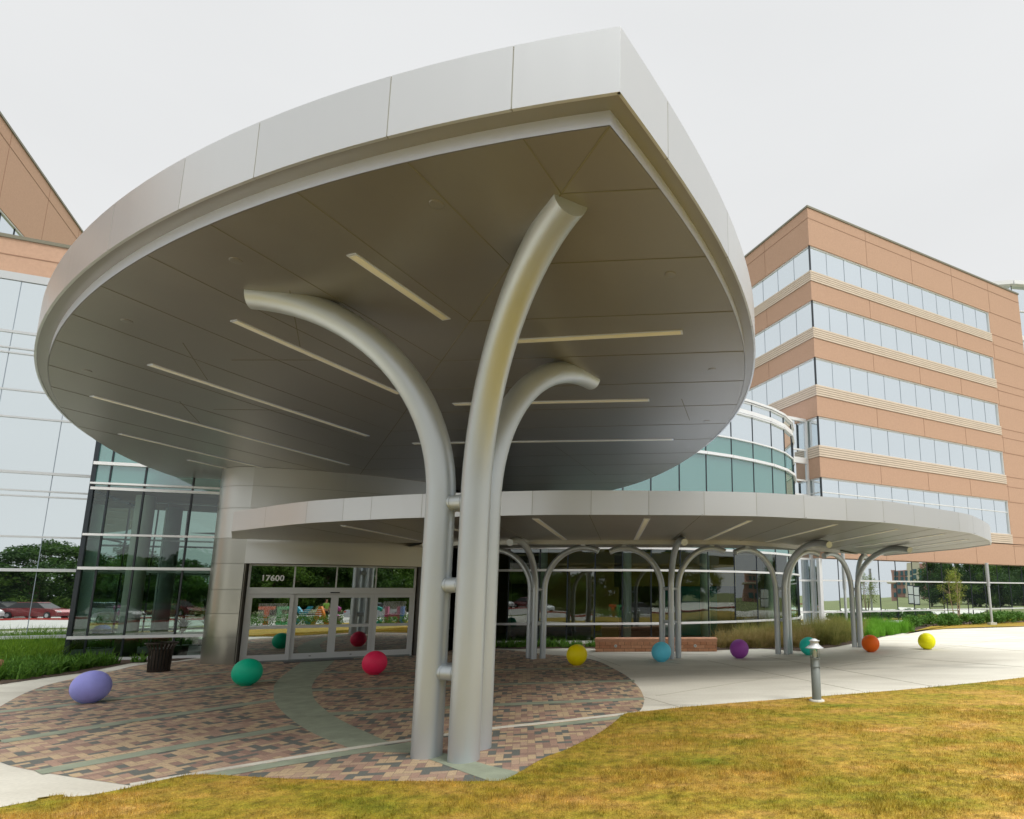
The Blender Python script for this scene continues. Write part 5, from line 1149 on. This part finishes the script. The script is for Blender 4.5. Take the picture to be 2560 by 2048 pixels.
# far building and pylon sign mirrored in the right glass wall
fb_ = thing('distant_building', 'pink and cream office building far across the field, mirrored in the right wing glass', 'building')
pa, pb = seen(2222, 215), seen(2378, 215); fd = (pb - pa).normalized(); fn_ = V(fd.y, -fd.x, 0); fn_ = fn_ if fn_.dot(MC - pa) > 0 else -fn_
FP1 = mat('pink_brick', (0.50, 0.27, 0.22), rough=0.9); FP2 = mat('cream_render', (0.68, 0.60, 0.46), rough=0.9); FG = mat('distant_window', (0.05, 0.13, 0.15), rough=0.15)
def fbx(u0, u1, z0, z1, v0, v1, m, name):
    b = MB(); b.prism([(pa + fd * u0 + fn_ * v0)[:2], (pa + fd * u1 + fn_ * v0)[:2], (pa + fd * u1 + fn_ * v1)[:2], (pa + fd * u0 + fn_ * v1)[:2]], z0, z1); return b.build(name, m, fb_)
Wf = (pb - pa).length
fbx(0, Wf, 0, 11, -9, 0, FP1, 'wall'); fbx(Wf * .26, Wf * .5, 0, 13.2, -9, 0.5, FP2, 'wall'); fbx(Wf * .5, Wf * .9, 0, 12.6, -9, 0.2, FP1, 'wall'); fbx(-1, Wf + 1, 5.9, 6.5, -9, 0.9, FP2, 'cornice')
for z in (1.2, 4.0, 7.3, 9.2):
    for k in range(11): u = Wf * (0.05 + 0.087 * k); fbx(u, u + Wf * 0.05, z, z + 1.5, 0.3, 0.6, FG, 'window')
sg = seen(2281, 112); sgd = az(61) 
ps_ = thing('pylon_sign', 'white and dark blue pylon sign mirrored in the right wing glass', 'sign', (sg.x, sg.y, 0))
ra = math.atan2((MC - sg).y, (MC - sg).x) + PI / 2
b = MB(); b.box((0, 0, 1.6), 1.6, 0.5, 3.2, ra); o = b.build('pillar', mat('sign_blue', (0.02, 0.03, 0.06), rough=0.5)); o.parent = ps_
b = MB(); dv_ = (MC - sg).normalized()
for zc, hz in ((2.35, 1.35), (0.85, 1.35)): b.box((dv_.x * 0.3, dv_.y * 0.3, zc), 1.4, 0.08, hz, ra)
o = b.build('panel', mat('sign_white', (0.92, 0.93, 0.94), rough=0.5)); o.parent = ps_
# parked cars
def make_car(col, lab):
    t = thing('parked_car', lab, 'car', (0, 0, 0), 'cars parked across the driveway'); Lc_, Wc = 4.6, 1.8
    body = mat('car_paint', col, rough=0.25, metal=0.2, coat=0.6); glassm = BLACK
    def loft(prof, ws, m, name):
        b = MB(); n = len(prof)
        vs = []
        for s_ in (-1, 1):
            for (x, z), w_ in zip(prof, ws): vs.append((x, s_ * w_ / 2, z))
        b.add(vs, [(i, (i + 1) % n, n + (i + 1) % n, n + i) for i in range(n)] + [tuple(range(n))[::-1], tuple(range(n, 2 * n))], 0, False); o = b.build(name, m); o.parent = t; return o
    loft([(-2.3, 0.3), (-2.32, 0.62), (-2.2, 0.86), (-1.5, 0.95), (1.0, 0.95), (2.0, 0.82), (2.28, 0.6), (2.3, 0.3), (1.9, 0.22), (-1.9, 0.22)], [1.7, 1.78, 1.7, 1.72, 1.74, 1.66, 1.7, 1.7, 1.6, 1.6], body, 'body')
    loft([(-1.75, 0.94), (-1.1, 1.38), (0.15, 1.42), (1.05, 0.94)], [1.6, 1.25, 1.25, 1.58], glassm, 'window')
    loft([(-1.18, 1.375), (-1.0, 1.43), (0.1, 1.46), (0.25, 1.40)], [1.22, 1.16, 1.16, 1.2], body, 'roof')
    for x in (-1.4, 1.42):
        for s_ in (-1, 1):
            b = MB(); b.tube([(x, s_ * 0.72, 0.32), (x, s_ * 0.9, 0.32)], 0.32, 24); o = b.build('wheel', RUBBER); o.parent = t
            k = MB(); k.tube([(x, s_ * 0.88, 0.32), (x, s_ * 0.915, 0.32)], 0.17, 16); r_ = k.build('rim', LAMPW); r_.parent = o
    for s_ in (-1, 1):
        b = MB(); b.box((2.2, s_ * 0.62, 0.66), 0.14, 0.34, 0.13); o = b.build('headlight', WHITE_L); o.parent = t
        b = MB(); b.box((-2.26, s_ * 0.66, 0.72), 0.08, 0.3, 0.14); o = b.build('tail_light', REDCURB); o.parent = t
    return t
cars = [((0.75, 0.76, 0.76), 'white saloon, leftmost of the three cars mirrored in the left glass wing', (-22.3, -26.0)), ((0.22, 0.03, 0.035), 'maroon car between two white ones, mirrored in the left glass wing', (-18.4, -24.6)), ((0.70, 0.74, 0.73), 'pale car right of the maroon one, mirrored in the left glass wing', (-14.6, -23.4)), ((0.05, 0.055, 0.06), 'black car parked behind the maroon one', (-20.0, -30.5)), ((0.35, 0.37, 0.4), 'grey car on the driveway, mirrored in the curved lobby glass', (9, -9)), ((0.1, 0.14, 0.25), 'dark blue car on the driveway, mirrored in the curved lobby glass', (16, -9.5)), ((0.6, 0.6, 0.6), 'silver car far right on the driveway', (26, -7))]
for c, lab, (x, y) in cars:
    t = make_car(c, lab); t.location = (x, y, -0.02); t.rotation_euler = (0, 0, R(48) if x < 0 else R(6))
rk2 = MB(); rk2.beam((-34, -25.0, 0.07), (-8, -18.6, 0.07), 0.16, 0.15); rk2.beam((-8, -18.6, 0.07), (2, -17.6, 0.07), 0.16, 0.15); tag(rk2.build('red_kerb', REDCURB), kind='structure')

# person on the lawn, mirrored in the doors
def skin(name, verts, edges, radii, m, parent, sub=2):
    me = bpy.data.meshes.new(name); me.from_pydata(verts, edges, []); me.update(); o = bpy.data.objects.new(name, me); COL.objects.link(o)
    sk = o.modifiers.new('skin', 'SKIN'); sk.use_smooth_shade = True
    for v_, r_ in zip(me.skin_vertices[0].data, radii): v_.radius = (r_, r_) if not isinstance(r_, tuple) else r_
    me.skin_vertices[0].data[0].use_root = True
    ss = o.modifiers.new('sub', 'SUBSURF'); ss.levels = sub; ss.render_levels = sub
    dg = bpy.context.evaluated_depsgraph_get(); m2 = bpy.data.meshes.new_from_object(o.evaluated_get(dg)); bpy.data.objects.remove(o)
    m2.name = name; m2.materials.clear(); m2.materials.append(m); q = bpy.data.objects.new(name, m2); COL.objects.link(q); q.parent = parent
    return q
SKIN_M = mat('skin', (0.50, 0.28, 0.18), rough=0.55); SHIRT = mat('lime_shirt', (0.28, 0.55, 0.10), rough=0.8); TROUS = mat('dark_trousers', (0.02, 0.022, 0.03), rough=0.8); HAIR = mat('dark_hair', (0.03, 0.02, 0.015), rough=0.7)
pp = mirror(at(812, 1559), DLp, 61.5)
pe = thing('person', 'person in a lime green shirt and dark trousers, mirrored in the glass doors', 'person', (pp.x, pp.y, 0.02))
body_v = [(0, 0, 0.96), (0, 0, 1.15), (0, 0, 1.36), (0, 0.01, 1.48), (0, 0.02, 1.56), (0, 0.03, 1.66), (0, 0.02, 1.73),
          (0.10, 0, 0.88), (0.11, 0.03, 0.50), (0.11, -0.02, 0.09), (0.12, 0.13, 0.035), (-0.10, 0, 0.88), (-0.12, 0.02, 0.50), (-0.13, -0.03, 0.09), (-0.15, 0.12, 0.035),
          (0.18, 0, 1.42), (0.24, 0.0, 1.14), (0.23, 0.10, 0.90), (0.22, 0.14, 0.81), (-0.18, 0, 1.42), (-0.25, -0.02, 1.14), (-0.20, 0.16, 1.02), (-0.16, 0.23, 0.97)]
body_e = [(0, 1), (1, 2), (2, 3), (3, 4), (4, 5), (5, 6), (0, 7), (7, 8), (8, 9), (9, 10), (0, 11), (11, 12), (12, 13), (13, 14), (2, 15), (15, 16), (16, 17), (17, 18), (2, 19), (19, 20), (20, 21), (21, 22)]
body_r = [(0.14, 0.10), (0.135, 0.10), (0.15, 0.10), 0.06, 0.055, (0.08, 0.095), 0.065, 0.085, 0.06, 0.042, 0.04, 0.085, 0.06, 0.042, 0.04, 0.055, 0.04, 0.03, 0.035, 0.055, 0.04, 0.03, 0.035]
skin('body', body_v, body_e, body_r, SKIN_M, pe)
skin('shirt', [(0, 0, 0.97), (0, 0, 1.15), (0, 0, 1.36), (0, 0.01, 1.45), (0.185, 0, 1.42), (0.23, 0, 1.22), (-0.185, 0, 1.42), (-0.235, -0.01, 1.22)], [(0, 1), (1, 2), (2, 3), (2, 4), (4, 5), (2, 6), (6, 7)], [(0.17, 0.125), (0.155, 0.12), (0.17, 0.12), 0.08, 0.072, 0.062, 0.072, 0.062], SHIRT, pe)
skin('trousers', [(0, 0, 0.97), (0.10, 0, 0.86), (0.11, 0.03, 0.50), (0.11, -0.02, 0.10), (-0.10, 0, 0.86), (-0.12, 0.02, 0.50), (-0.13, -0.03, 0.10)], [(0, 1), (1, 2), (2, 3), (0, 4), (4, 5), (5, 6)], [(0.155, 0.115), 0.098, 0.076, 0.062, 0.098, 0.076, 0.062], TROUS, pe)
skin('hair', [(0, 0.0, 1.70), (0, -0.01, 1.76), (0, -0.05, 1.68)], [(0, 1), (0, 2)], [(0.088, 0.09), 0.06, 0.06], HAIR, pe)
pe.rotation_euler = (0, 0, R(-10))
